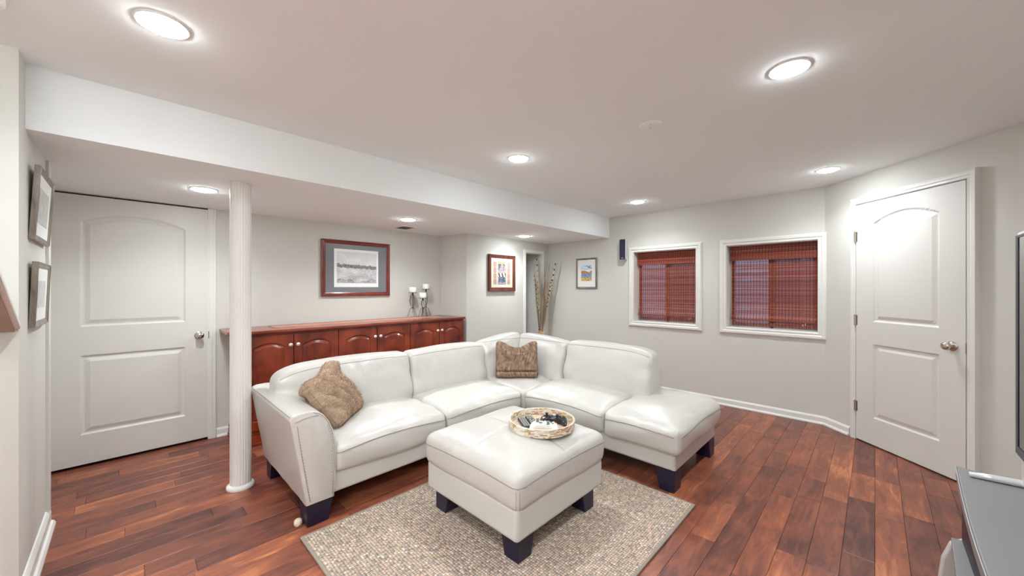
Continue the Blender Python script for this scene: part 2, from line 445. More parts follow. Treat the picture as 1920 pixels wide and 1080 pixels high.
# ------------------------------------------------------------------ doors
def knob(parent, x, z, out=-0.0):
    mb = MB()
    prof = [(0.0,0.0),(0.031,0.0),(0.033,0.004),(0.026,0.009),(0.013,0.012),(0.011,0.026),(0.016,0.031),(0.025,0.036),(0.0275,0.046),(0.026,0.056),(0.019,0.062),(0.009,0.064),(0.008,0.061),(0.0,0.061)]
    mb.lathe(prof, 28)
    mb.v = [(x+a, out-c, z+b) for a,b,c in mb.v]
    return mb.build('door_knob', M['nickel'], parent, smooth=True, auto=50)
def door_leaf(parent, w, h, stile, z_low, z_up, rise, y=0.0):
    """moulded two-panel arch-top leaf: front surface heights on a fine grid"""
    t = 0.035
    def depth(px, pz):
        best = 0.0
        for (a0, a1, b0, b1, r) in ((stile, w-stile, z_low[0], z_low[1], 0), (stile, w-stile, z_up[0], z_up[1], rise)):
            top = b1
            if r:
                u = (px-(a0+a1)/2)/((a1-a0)/2); top = b1 + r*max(0.0, 1-u*u)
            d = min(px-a0, a1-px, pz-b0, top-pz)
            if d > 0:
                if d < 0.012: dd = 0.011*d/0.012
                elif d < 0.022: dd = 0.011
                elif d < 0.048: dd = 0.011 - 0.009*(d-0.022)/0.026
                else: dd = 0.002
                best = max(best, dd)
        return best
    def ticks(a, b, lines):
        s = {a, b}
        for l in lines:
            for o in (-0.002, 0, 0.006, 0.012, 0.017, 0.022, 0.035, 0.048, 0.052): s.add(round(l+o, 5)); s.add(round(l-o, 5))
        s = sorted(v for v in s if a <= v <= b); out = [s[0]]
        for v in s[1:]:
            k = int((v-out[-1])/0.03)
            p = out[-1]
            for i in range(1, k+1): out.append(p+(v-p)*i/(k+1))
            out.append(v)
        return out
    X = ticks(0, w, [stile, w-stile])
    Z = ticks(0, h, [z_low[0], z_low[1], z_up[0]])
    Z = sorted(set([round(z,4) for z in Z] + [round(z_up[1]-0.06+i*0.005,4) for i in range(int((rise+0.075)/0.005))]))
    X = sorted(set([round(a,4) for a in X]))
    nx, nz = len(X), len(Z); vs = []; fs = []
    for zz in Z:
        for xx in X: vs.append((xx, y+depth(xx,zz), zz))
    for j in range(nz-1):
        for i in range(nx-1): fs.append((j*nx+i, j*nx+i+1, (j+1)*nx+i+1, (j+1)*nx+i))
    o = len(vs); vs += [(0,y+t,0),(w,y+t,0),(w,y+t,h),(0,y+t,h)]
    fs.append((o,o+3,o+2,o+1))
    fs.append(tuple([o, o+1] + [i for i in range(nx-1,-1,-1)]))
    fs.append(tuple([o+2, o+3] + [(nz-1)*nx+i for i in range(nx)]))
    fs.append(tuple([o+3, o] + [j*nx for j in range(nz)]))
    fs.append(tuple([o+1, o+2] + [j*nx+nx-1 for j in range(nz-1,-1,-1)]))
    mb = MB(); mb.add(vs, fs)
    return mb.build('door_panel', M['door'], parent)

# door_1: right, on the angled wall
LW = 0.775
p0 = on_wall(S0)
d1 = bpy.data.objects.new('door_1', None); C.objects.link(d1); struct(d1)
# local +X runs along the wall away from the corner, local -Y faces the room
d1.location = (p0.x, p0.y, 0); d1.rotation_euler = (0,0, math.radians(225))
# after a 225 degree turn local -Y points to (-0.707, 0.707): into the room
leaf = door_leaf(d1, LW, 2.015, 0.15, (0.222,0.835), (1.02,1.835), 0.070, y=-0.0145); leaf.location = (0,0,0.010)
kn = knob(d1, 0.703, 0.915, -0.0145)
for z in (1.753, 1.034, 0.292):
    mb = MB(); mb.tube([(-0.003,-0.022,z-0.043),(-0.003,-0.022,z+0.043)], 0.0075, 10); mb.box(-0.003,0.014,-0.0165,-0.014,z-0.042,z+0.042)
    mb.tube([(-0.003,-0.022,z+0.043),(-0.003,-0.022,z+0.048)], 0.004, 8)
    mb.build('hinge', M['nickel'], d1)
mb = MB(); frame_sweep(mb, -0.006, LW+0.006, 0, 2.032, CP, bottom=False); mb.build('door_casing', M['trim'], d1)
mb = MB(); mb.box(LW+0.06, LW+0.069, -0.040, 0.0, 0, 2.088); mb.build('casing_edge', M['trim'], d1)
mb = MB(); mb.box(-0.006, LW+0.006, -0.0012, 0.0, 0, 2.03); mb.build('door_gap', M['dark_gap'], d1)
mb = MB(); mb.box(LW-0.001, LW+0.004, -0.016, -0.002, 0.88, 0.945); mb.build('strike_plate', M['nickel'], d1)

# door_2: left, on the back wall, standing a finger's breadth ajar
d2 = bpy.data.objects.new('door_2', None); C.objects.link(d2); struct(d2); d2.location = (0.50, YB, 0)
leaf = door_leaf(d2, 0.88, 1.965, 0.150, (0.215,0.795), (1.005,1.775), 0.070, y=-0.012); leaf.location = (-0.88,0,0.022)
knob(d2, -0.062, 0.905, -0.012)
mb = MB(); mb.box(-0.004, 0.053, -0.016, 0.02, 0, ZS-0.001); mb.box(0.008, 0.026, -0.020, 0.0, 0, ZS-0.001); mb.box(0.034, 0.050, -0.020, 0.0, 0, ZS-0.001)
mb.build('door_casing', M['trim'], d2, bevel=0.002)
mb = MB(); mb.box(-0.90, 0.0, 0.030, 0.05, 0, ZS-0.001); mb.build('door_gap', M['dark_gap'], d2)
mb = MB(); mb.box(-0.001,0.003,-0.018,-0.004,0.875,0.935); mb.build('strike_plate', M['iron'], d2)

# niche casing
nc = MB(); frame_sweep(nc, NX0, NX1, 0, NZ, [(0,0),(0,0.012),(0.008,0.016),(0.030,0.012),(0.040,0.012),(0.046,0.006),(0.046,0)], bottom=False)
nc.v = [(x, YR+y, z) for x,y,z in nc.v]
struct(nc.build('trim_1', M['trim']))
nc = MB(); nc.box(NX0-0.0005, NX0+0.008, YR, YR+0.10, 0, NZ); nc.box(NX1-0.008, NX1+0.0005, YR, YR+0.56, 0, NZ); nc.box(NX0, NX1, YR, YR+0.10, NZ-0.008, NZ)
struct(nc.build('trim_2', M['trim']))

# ------------------------------------------------------------------ windows and bamboo shades
def window(idx, y0, y1, z0, z1, left_label):
    w = bpy.data.objects.new('window_%d' % idx, None); C.objects.link(w); struct(w); w.location = (XW, y1, z0)
    # local frame: +X along -Y world; faces -X world  -> rotate -90deg
    w.rotation_euler = (0,0,-PI/2)
    ww, hh = y1-y0, z1-z0
    mb = MB(); prof = [(-0.004,0),(-0.004,0.012),(0.004,0.018),(0.020,0.014),(0.030,0.022),(0.050,0.022),(0.062,0.012),(0.066,0.0)]
    frame_sweep(mb, 0, ww, 0, hh, prof); mb.build('window_casing', M['trim'], w)
    mb = MB(); e = 0.006; D = 0.16
    mb.box(0,e,0,D,0,hh); mb.box(ww-e,ww,0,D,0,hh); mb.box(e,ww-e,0,D,0,e); mb.box(e,ww-e,0,D,hh-e,hh); mb.build('window_jamb', M['trim'], w)
    mb = MB(); s = 0.045
    for a,b in ((0.006, ww/2+0.015), (ww/2-0.015, ww-0.006)):
        yy = 0.150
        mb.box(a,a+s,yy,yy+0.025,e,hh-e); mb.box(b-s,b,yy,yy+0.025,e,hh-e); mb.box(a+s,b-s,yy,yy+0.025,e,e+s); mb.box(a+s,b-s,yy,yy+0.025,hh-e-s,hh-e)
    mb.build('window_sash', M['trim'], w, bevel=0.002)
    for a,b in ((0.05, ww/2-0.03), (ww/2+0.03, ww-0.05)):
        MB().box(a,b,0.160,0.164,0.05,hh-0.05).build('window_pane', M['glass'], w)
    MB().box(ww/2+0.01, ww-0.05, 0.168, 0.1685, 0.05, hh-0.05).build('dimming_screen', M['screen'], w)  # unseen screen added to darken the right half of the shade
    # corrugated steel window well outside, open to the sky
    mb = MB(); R = ww/2+0.12; cx = ww/2; vs = []; fs = []; nA = 24; zs = [-0.25 + i*0.02 for i in range(int((hh+0.45)/0.02))]
    for j, z in enumerate(zs):
        rr = R + 0.012*math.sin(j*2*PI/5)
        for i in range(nA+1):
            a = PI*i/nA; vs.append((cx-rr*math.cos(a), 0.205+rr*0.8*math.sin(a), z))
    for j in range(len(zs)-1):
        for i in range(nA): fs.append((j*(nA+1)+i, j*(nA+1)+i+1, (j+1)*(nA+1)+i+1, (j+1)*(nA+1)+i))
    mb.add(vs, fs); mb.build('window_well', M['well'], w, smooth=True)
    return w
window(1, *WIN[0], '')
window(2, *WIN[1], '')

def reedcol(k, base=None):
    c = random.choice([(178,86,64),(190,100,72),(158,74,60),(180,90,70),(204,116,82),(146,66,56)])
    j = random.uniform(0.9, 1.1); c = srgb(min(255,c[0]*j), min(255,c[1]*j), min(255,c[2]*j)); return c
def resample(path, step):
    out = []
    for i in range(len(path)-1):
        a, b = Vector(path[i]), Vector(path[i+1]); n = max(1, round((b-a).length/step))
        for k in range(n): out.append(a+(b-a)*k/n)
    out.append(Vector(path[-1])); return out
def reeds(path, y0, y1, step=0.0058, w=0.0048, th=0.0016, flare=None):
    mb = MB(); pts = resample(path, step)
    for i in range(len(pts)-1):
        c = (pts[i]+pts[i+1])/2; t = (pts[i+1]-pts[i]).normalized(); n = Vector((-t.y, t.x))
        hw = w/2*(random.uniform(0.84, 1.10) if i % 8 not in (0, 1) else random.uniform(0.62, 0.80)); jy = random.uniform(-0.0015,0.0015)
        q = [c - t*hw - n*th/2, c + t*hw - n*th/2, c + t*hw + n*th/2, c - t*hw + n*th/2]
        mb.prism([(p.x, p.y) for p in q], y0+jy, y1+jy, col=reedcol(i), axis='y')
    return mb
def strings(path, ys, w=0.0034, off=0.0018, col=(0.03,0.015,0.015,1)):
    mb = MB(); pts = resample(path, 0.02)
    for y in ys:
        vs = []; fs = []
        for i, p in enumerate(pts):
            t = (pts[min(i+1,len(pts)-1)]-pts[max(i-1,0)]).normalized(); n = Vector((t.y,-t.x))
            for s in (-off, off):
                q = p + n*s; vs += [(q.x, y-w/2, q.y), (q.x, y+w/2, q.y)]
        for i in range(len(pts)-1):
            a = i*4; b = a+4
            fs += [(a,b,b+1,a+1),(a+2,a+3,b+3,b+2),(a,a+2,b+2,b),(a+1,b+1,b+3,a+3)]
        mb.add(vs, fs, col)
    return mb
def shade(y0, y1, label, cord_y):
    t = thing('bamboo_shade', label, 'window shade', (4.78,(y0+y1)/2,0.885), group='woven bamboo shades')
    path = [(4.790,1.772),(4.790,1.10),(4.786,1.03),(4.772,0.985),(4.764,0.970),(4.770,0.957),(4.786,0.955)]
    flap = [(4.789,0.955),(4.790,0.890)]
    ys = []; yy = y0+0.012
    while yy < y1-0.005: ys.append(yy); yy += 0.0285
    stuff(wp(reeds(path, y0, y1), 'shade_reeds', M['reed'], t))
    stuff(wp(reeds(flap, y0, y1), 'hem_flap', M['reed'], t))
    stuff(wp(strings(path+flap[1:], ys), 'shade_strings', M['cordm'], t))
    val = [(4.762,1.775),(4.762,1.692),(4.752,1.684),(4.744,1.670),(4.744,1.613)]
    stuff(wp(reeds(val, y0-0.002, y1+0.002, 0.0052, 0.0052, 0.002), 'valance', M['reed'], t))
    stuff(wp(strings(val, ys, off=0.0016), 'valance_strings', M['cordm'], t))
    mb = MB()
    for c, hw in ((y1-0.018, 0.014), ((y0+y1)/2, 0.013), (y0+0.018, 0.014)):
        mb.box(4.7925, 4.7935, c-hw, c+hw, 0.96, 1.77)
    wp(mb, 'backing_tape', M['tape'], t)
    wp(MB().tube([(4.766,y0,0.962),(4.766,y1,0.962)], 0.006, 8), 'bottom_rail', M['tape'], t)
    mb = MB()
    for q in (0, 0.022): 
        mb.tube([(4.755,cord_y+q,1.61),(4.755,cord_y+q,0.955)], 0.0006, 5)
        mb.lathe([(0.001,0.0),(0.005,-0.004),(0.004,-0.012),(0.0055,-0.024),(0.001,-0.026)], 10, (4.755,cord_y+q,0.955-0.01*(q>0)))
    wp(mb, 'pull_cord', M['tassel'], t)
    wp(MB().box(4.770,4.800,y0,y1,1.74,1.778), 'head_rail', M['tape'], t)
    return t
M['cordm'] = mat('dark_string', (0.035,0.015,0.02,1), 0.8)
M['tape'] = mat('shade_tape', srgb(150,66,42), 0.7)
M['tassel'] = mat('wood_tassel', srgb(205,150,95), 0.5)
shade(1.512, 2.268, 'reddish brown bamboo shade in the smaller left window, lowered almost fully', 1.60)
shade(0.400, 1.168, 'reddish brown bamboo shade in the right window beside the white door', 0.50)

# ------------------------------------------------------------------ recessed ceiling lights
def downlight(x, y, z, label, group):
    t = thing('recessed_ceiling_light', label, 'ceiling light', (x,y,z), group=group)
    mb = MB(); n = 40
    prof = [(0.0715,-0.003),(0.073,-0.005),(0.077,-0.004),(0.079,0.0),(0.0715,0.0)]
    vs = []; fs = []
    for r, h in prof:
        for k in range(n): a = 2*PI*k/n; vs.append((r*math.cos(a), r*math.sin(a), h))
    P = len(prof)
    for j in range(P):
        for k in range(n): fs.append((j*n+k, j*n+(k+1)%n, ((j+1)%P)*n+(k+1)%n, ((j+1)%P)*n+k))
    mb.add(vs, fs).build('trim_ring', M['trim'], t, smooth=True, auto=40)
    MB().lathe([(0.0715,-0.001),(0.070,-0.005),(0.058,-0.011),(0.036,-0.015),(0.008,-0.0165)], n).build('lamp_lens', M['lens'], t, smooth=True)
    ld = bpy.data.lights.new('downlight_beam', 'AREA'); ld.shape = 'DISK'; ld.size = 0.12; ld.energy = BEAM; ld.spread = math.radians(140)
    ld.color = (0.915,0.985,1.0)
    lo = bpy.data.objects.new('downlight_beam', ld); C.objects.link(lo); lo.parent = t; lo.location = (0,0,-0.026)
    return t
G1, G2, G3 = 'recessed lights in the main ceiling', 'recessed lights in the soffit', 'unseen recessed lights added behind the camera'
downlight(0.095, 1.885, ZC, 'large round white recessed light at the top left of the ceiling, nearest the soffit corner', G1)
downlight(2.045, 0.272, ZC, 'round white recessed light high in the ceiling at the upper right, largest on that side', G1)
downlight(2.045, 1.915, ZC, 'round white recessed light in the middle of the ceiling, above the ottoman', G1)
downlight(4.01, 0.276, ZC, 'round white recessed light in front of the right white door', G1)
downlight(4.01, 1.92, ZC, 'small round recessed light nearest the left window', G1)
downlight(0.382, 3.375, ZS, 'round recessed light in the soffit between the left door and the column', G2)
downlight(1.975, 3.37, ZS, 'round recessed light in the soffit above the framed monochrome picture', G2)
downlight(3.685, 3.345, ZS, 'smallest recessed light, at the far end of the soffit near the niche', G2)
downlight(0.095, 0.272, ZC, 'unseen recessed light added in the ceiling above the camera', G3)  # this and the next two are out of view, added for more light
downlight(-1.3, 1.5, ZC, 'unseen recessed light added in the ceiling over the stairs', G3)
downlight(-1.3, 0.0, ZC, 'unseen recessed light added in the ceiling at the foot of the stairs', G3)

# ceiling plate, vent, smoke detector
t = thing('ceiling_cover_plate', 'flat round painted cover plate with two screws in the middle of the ceiling', 'cover plate', (2.178,0.960,ZC))
MB().lathe([(0.066,0),(0.066,-0.003),(0.062,-0.006),(0.0,-0.006)][:3]+[(0.001,-0.006)], 36).build('plate', M['white_wall'], t, smooth=True, auto=40)
for q in (-0.02, 0.02): MB().lathe([(0.003,-0.006),(0.003,-0.0075),(0.001,-0.008)], 10, (q,q*0.4,0)).build('screw', M['nickel'], t)
t = thing('ceiling_vent', 'small rectangular white air vent with dark slots in the soffit above the cabinet', 'air vent', (2.22,3.865,ZS))
mb = MB(); mb.box(-0.10,0.10,-0.115,-0.095,-0.004,0); mb.box(-0.10,0.10,0.095,0.115,-0.004,0); mb.box(-0.10,-0.07,-0.095,0.095,-0.004,0); mb.box(0.07,0.10,-0.095,0.095,-0.004,0)
mb.build('vent_frame', M['plastic_white'], t, bevel=0.001)
MB().box(-0.07,0.07,-0.095,0.095,-0.0008,0).build('vent_opening', M['dark_gap'], t)
for k in range(7):
    y = -0.08+k*0.0267; mb = MB(); mb.add([(-0.07,y,-0.0045),(0.07,y,-0.0045),(0.07,y+0.012,-0.001),(-0.07,y+0.012,-0.001),(-0.07,y,-0.0035),(0.07,y,-0.0035),(0.07,y+0.012,-0.0005),(-0.07,y+0.012,-0.0005)], [(0,1,2,3),(4,7,6,5),(0,4,5,1),(2,6,7,3)])
    mb.build('vent_slat', M['plastic_white'], t)
t = thing('smoke_detector', 'round white smoke detector cut off by the top left corner', 'smoke detector', (-0.345,2.085,ZC))
MB().lathe([(0.075,0),(0.075,-0.010),(0.070,-0.012)], 36).build('mounting_ring', M['plastic_white'], t, smooth=True, auto=40)
MB().lathe([(0.066,-0.010),(0.066,-0.030),(0.060,-0.038),(0.030,-0.041),(0.001,-0.042)], 36).build('detector_body', M['plastic_white'], t, smooth=True, auto=50)

# ------------------------------------------------------------------ column
t = thing('support_column', 'white fluted round support column from floor to soffit in front of the left door', 'column', (0.528,3.005,0))
nf = 24
def fl(k, z): return 1.0 - (0.028 if (k % 8) in (3,4,5) else (0.012 if (k % 8) in (2,6) else 0.0))
MB().lathe([(0.059,0.015),(0.059,1.0),(0.059,ZS)], nf*8, flute=fl).build('column_shaft', M['trim'], t, smooth=True, auto=35)
MB().lathe([(0.076,0.0),(0.078,0.006),(0.077,0.018),(0.068,0.026),(0.060,0.028)], 40).build('base_ring', M['trim'], t, smooth=True, auto=50)

# ------------------------------------------------------------------ sloping hand rail cap at far left
t = thing('stair_rail', 'white sloping stair rail cap ending against the wall at far left', 'stair rail', (-0.30,2.49,0))
mb = MB()
def rail_seg(x0, x1, top, bot):
    pts = [(2.492, 1.155),(2.12,1.372),(1.3,1.85)]
    vs = []; 
    for y, z in pts:
        vs += [(x0,y,z+bot),(x1,y,z+bot),(x1,y,z+top),(x0,y,z+top)]
    fs = [(0,1,2,3),(8,11,10,9)]
    for i in range(2):
        a = i*4
        for j in range(4): fs.append((a+j, a+4+j, a+4+(j+1)%4, a+(j+1)%4))
    return vs, fs
mb.add(*rail_seg(-0.50,-0.296,0.010,-0.014)); wp(mb, 'rail_cap', M['trim'], t, bevel=0.005)
mb = MB(); mb.add(*rail_seg(-0.48,-0.312,-0.0145,-0.022)); wp(mb, 'rail_underside', M['tan'] if 'tan' in M else mat('underside_shade', srgb(176,158,142), 0.7), t)  # shade under the white cap, put into a tan colour
mb = MB()
mb.box(-0.40,-0.352,2.30,2.345,0,1.235); wp(mb, 'newel_post', M['trim'], t, bevel=0.004)

# ------------------------------------------------------------------ soft cushions
def axis_ticks(h, r, n):
    out = []
    e = 4
    for i in range(e): out.append(-h + r*(1-math.cos(PI/2*i/e))*1.0)
    k = max(2, n)
    for i in range(k+1): out.append(-h+r + (2*h-2*r)*i/k)
    for i in range(e-1,-1,-1): out.append(h - r*(1-math.cos(PI/2*i/e)))
    return out
def rbox(hx, hy, hz, r, cell=0.04):
    H = (hx,hy,hz); T_ = [axis_ticks(h, min(r,h*0.98), max(2, int(2*(h-r)/cell))) for h in H]
    idx = {}; vs = []; fs = []
    def vid(p):
        k = tuple(round(c,5) for c in p)
        if k not in idx:
            q = Vector(p); c = Vector([max(-(H[i]-r), min(H[i]-r, q[i])) for i in range(3)]); d = q-c
            if d.length > 1e-9:
                d = d.normalized()*r
            idx[k] = len(vs); vs.append(c+d)
        return idx[k]
    for ax in range(3):
        a, b = [i for i in range(3) if i != ax]
        for sgn in (-1,1):
            for i in range(len(T_[a])-1):
                for j in range(len(T_[b])-1):
                    q = []
                    for (ii,jj) in ((i,j),(i+1,j),(i+1,j+1),(i,j+1)):
                        p = [0,0,0]; p[ax] = sgn*H[ax]; p[a] = T_[a][ii]; p[b] = T_[b][jj]; q.append(vid(p))
                    if len(set(q)) == 4: fs.append(tuple(q))
    return vs, fs
def fbm(p, s, seed=0):
    return noise.noise(Vector((p[0]*s+seed, p[1]*s+seed*1.7, p[2]*s-seed)))
def cushion(name, parent, centre, half, r, deform, cell=0.035, material=None, rot=None):
    vs, fs = rbox(*half, r, cell)
    out = []
    for v in vs:
        p = Vector(deform(v.x, v.y, v.z, v.x/half[0], v.y/half[1], v.z/half[2]))
        if rot: p = rot @ p
        out.append(p + Vector(centre))
    mb = MB(); mb.add(out, fs)
    tree = BVHTree.FromPolygons(out, fs)
    o = wp(mb, name, material or M['leather'], parent, smooth=True, sub=1)
    return o, tree
def surf_path(tree, pts, direction, off=0.001):
    res = []
    d = Vector(direction).normalized()
    for p in pts:
        h = tree.ray_cast(Vector(p) - d*0.6, d)
        if h[0] is not None: res.append(h[0] - d*off)
    return res

sofa = thing('sectional_sofa', 'large cream leather corner sectional sofa with five back cushions and open chaise end', 'sofa', (1.9,2.4,0))
# base frame
bx = [(0.815,2.222),(2.428,2.222),(2.428,0.908),(3.240,0.908),(3.25,3.09),(0.815,3.09)]
o = wp(MB().prism(bx, 0.135, 0.285), 'base_frame', M['leather'], sofa, smooth=True, bevel=0.018, seg=4, auto=50)
# underside rail (dark)
ub = [(0.74,2.30),(2.50,2.30),(2.50,0.98),(3.17,0.98),(3.17,3.0),(0.74,3.0)]
wp(MB().prism(ub, 0.10, 0.135), 'under_frame', M['navy_leg'], sofa)
# back frame
bf = MB(); bf.box(0.72,3.25,2.97,3.09,0.28,0.63); bf.box(3.13,3.25,1.33,2.97,0.28,0.64)
wp(bf, 'back_frame', M['leather'], sofa, smooth=True, bevel=0.03, seg=4, auto=60)
# arm: cross-section in XZ swept along Y
sec = [(0.676,0.135),(0.820,0.135),(0.826,0.26),(0.829,0.36),(0.826,0.44),(0.815,0.51),(0.795,0.565),(0.768,0.607),(0.738,0.632),(0.708,0.643),(0.68,0.645),(0.63,0.643),(0.607,0.636),(0.597,0.622),(0.600,0.60),(0.618,0.49),(0.640,0.36),(0.660,0.24)]
def ring(y, inset):
    cx, cz = 0.72, 0.38
    return [(x + (cx-x)*inset, y, z + (cz-z)*inset*0.6) for x, z in sec]
ysec = [(2.186,0.05),(2.189,0.02),(2.198,0.004),(2.215,0)] + [(2.215+ (3.05-2.215)*i/14, 0) for i in range(1,15)] + [(3.07,0.004),(3.082,0.02),(3.086,0.06)]
vs = []; fs = []; K = len(sec)
for y, ins in ysec:
    for (x, yy, z) in ring(y, ins):
        d = 0.004*fbm((x,yy,z), 7, 3); vs.append((x+d, yy, z+0.4*d))
for i in range(len(ysec)-1):
    for j in range(K): fs.append((i*K+j, (i+1)*K+j, (i+1)*K+(j+1)%K, i*K+(j+1)%K))
fs.append(tuple(range(K))); fs.append(tuple((len(ysec)-1)*K+j for j in range(K)))
armt = BVHTree.FromPolygons([Vector(v) for v in vs], fs)
arm = wp(MB().add(vs, fs), 'arm', M['leather'], sofa, smooth=True, auto=60)
# seams on the arm
mb = MB()
def seam(pts, r=0.0016): 
    if len(pts) > 1: mb.tube(pts, r, 6)
seam([(x+(0.72-x)*0.11, 2.186, z+(0.38-z)*0.03) for x, z in [(0.689,0.15),(0.672,0.24),(0.652,0.36),(0.630,0.49),(0.618,0.585)]])
seam([(x+(0.72-x)*0.10, 2.186, z+(0.38-z)*0.03) for x, z in sec[1:10]])
seam([(0.618,2.186,0.60),(0.66,2.186,0.612),(0.70,2.186,0.616),(0.735,2.186,0.612)])
seam([(0.600,2.20+i*0.06,0.628) for i in range(15)], 0.002)
wp(mb, 'arm_seams', M['seam'], sofa, smooth=True)
st = MB()
for i in range(26):
    z = 0.16+i*0.0165; x = 0.681-0.066*(z-0.16)/0.43+0.012
    st.box(x-0.001,x+0.001,2.1835,2.187,z,z+0.006)
for i in range(24):
    z = 0.16+i*0.0165; x = 0.806 - (0.0 if z<0.42 else (z-0.42)**2*1.6)
    st.box(x-0.001,x+0.001,2.1835,2.187,z,z+0.006)
stuff(wp(st, 'arm_stitching', M['seam'], sofa))

# seat cushions
def seat(x0, x1, y0, y1, front, zc=0.345, hz=0.100, crown=0.030, seed=0, name='seat_cushion'):
    hx, hy = (x1-x0)/2, (y1-y0)/2
    def df(x,y,z,u,v,w):
        up = max(0,w)
        f = (1-abs(u)**3)*(1-abs(v)**3)
        z2 = z + up*crown*f
        fr = {'y': -v, 'x': -u, 'xy': max(-u,-v)}[front]
        # front edge drops away from the crown
        s = max(0.0, (fr-0.45)/0.55)
        z2 -= up*0.030*s*s
        bul = 0.012*(1-w*w)*max(0, fr)**6
        x2 = x - (bul if 'x' in front and -u > 0.9 else 0); y2 = y - (bul if 'y' in front and -v > 0.9 else 0)
        nz = fbm((x+seed,y,z), 5, seed)*0.008 + fbm((x,y*0.4,z), 16, seed+2)*0.0035
        ed = max(abs(u), abs(v))
        nz += 0.0055*math.sin(34*(x+y)+seed)*max(0, ed-0.72)/0.28*up
        low = max(0, -w)
        if fr > 0.88 and abs(w) < 0.9:
            k_ = 0.0035*math.sin(30*z+11*(x+y)+seed)*(1-w*w)
            if -u > 0.88 and 'x' in front: x2 -= k_
            elif 'y' in front: y2 -= k_
        if fr > 0.9 and low > 0.2: z2 += 0.006*math.sin((x+y)*9+seed)
        return (x2, y2, z2+nz*up)
    o, tree = cushion(name, sofa, ((x0+x1)/2, (y0+y1)/2, zc), (hx,hy,hz), 0.042, df, cell=0.03)
    return o, tree
wmb = MB()
def welt_line(tree, axis, a0, a1, zlo, zhi, depth_dir):
    pts = []
    n = 26
    for i in range(n+1):
        u = -1+2*i/n; a = a0+(a1-a0)*i/n; z = zlo + (zhi-zlo)*(1-u*u)**0.8
        if axis == 'x': q = surf_path(tree, [(a, 2.3, z)], (0,1,0))
        elif axis == 'y': q = surf_path(tree, [(2.5, a, z)], (1,0,0))
        else: q = surf_path(tree, [(a, 1.0, z)], (0,1,0))
        pts += q
    if len(pts) > 2: wmb.tube(pts, 0.0030, 6)
o, t1 = seat(0.822, 1.592, 2.190, 2.86, 'y', seed=1); welt_line(t1, 'x', 0.835, 1.582, 0.372, 0.395, 0)
o, t2 = seat(1.594, 2.384, 2.190, 2.86, 'y', seed=4); welt_line(t2, 'x', 1.605, 2.375, 0.372, 0.392, 0)
o, t3 = seat(2.392, 3.13, 1.404, 2.176, 'x', seed=8); welt_line(t3, 'y', 2.168, 1.415, 0.375, 0.398, 0)
o, t4 = seat(2.386, 3.255, 0.872, 1.402, 'xy', zc=0.345, hz=0.100, crown=0.032, seed=12, name='chaise_cushion')
welt_line(t4, 'y', 1.392, 0.90, 0.372, 0.385, 0); welt_line(t4, 'e', 2.41, 3.23, 0.372, 0.388, 0)
seat(2.386, 3.00, 2.178, 2.86, 'y', crown=0.018, seed=15, name='corner_seat_cushion', zc=0.343)
wp(wmb, 'seat_welt', M['seam'], sofa, smooth=True)

# back cushions (leaning); local x = width, y = depth (front is -y), z = height
bw = MB()
def back(name, c, w, h, th, ang, lean=0.16, seed=0, topround=0.03, tilt=0.0, lround=0.006, rround=0.006):
    hx, hy, hz = w/2, th/2, h/2
    rot = Matrix.Rotation(ang, 3, 'Z')
    def df(x,y,z,u,v,w_):
        y2 = y + lean*(z+hz)                       # lean back with height
        puff = (1-abs(u)**3.5)*(1-abs(w_)**3)
        if v < 0: y2 -= 0.035*puff
        taper = 1 - 0.28*max(0, w_)**2
        y2 = (y2 - lean*(z+hz))*taper + lean*(z+hz)
        z2 = z + tilt*u*max(0,w_) - (lround if u < 0 else rround)*abs(u)**5*max(0,w_) + 0.010*(1-u*u)*max(0,w_) + 0.006*fbm((x,0,0), 4, seed)
        x2 = x*(1 - 0.025*max(0,w_)*abs(u)**2)
        # wrinkles that run in from the side seams and the lower edge
        ed = max(0, abs(u)-0.45)/0.55
        wr = 0.012*ed*math.sin(30*z+9*abs(x)+seed*2+3*fbm((x,z,0),5,seed)) + 0.006*max(0,-w_-0.3)*math.sin(22*x+10*z+seed)
        wr += 0.011*fbm((x,z*0.6,seed), 6, seed) + 0.006*abs(fbm((x+z*0.6,z*0.5,seed), 14, seed)) 
        if v < 0: y2 += wr
        return (x2, y2, z2)
    o, tree = cushion(name, sofa, c, (hx,hy,hz), 0.045, df, cell=0.022, rot=rot)
    # top welt: a seam line around the top front edge
    pts = []
    for i in range(31):
        u = -0.93+1.86*i/30; x = u*hx
        dz = (lround if u < 0 else rround)*abs(u)**5
        p = rot @ Vector((x, -0.5, hz-0.030-dz+0.008*(1-u*u))) + Vector(c)
        hit = tree.ray_cast(p, rot @ Vector((0,1,0)))
        if hit[0] is not None: pts.append(hit[0])
    if len(pts) > 3: bw.tube(pts, 0.0020, 6)
    return o
ZB = 0.60
back('back_cushion', (1.128, 2.735, 0.596), 0.965, 0.400, 0.20, 0, seed=1, lround=0.060)
back('back_cushion', (2.005, 2.735, 0.590), 0.810, 0.392, 0.20, 0, seed=5)
back('corner_back_cushion', (2.69, 2.745, 0.600), 0.585, 0.415, 0.20, 0.0, seed=9, tilt=0.028)
back('corner_back_cushion', (2.93, 2.43, 0.603), 0.63, 0.415, 0.20, -PI/2, seed=13, tilt=-0.020)
back('back_cushion', (2.935, 1.685, 0.605), 0.845, 0.412, 0.21, -PI/2, seed=17, rround=0.045)
wp(bw, 'back_welt', M['seam'], sofa, smooth=True)

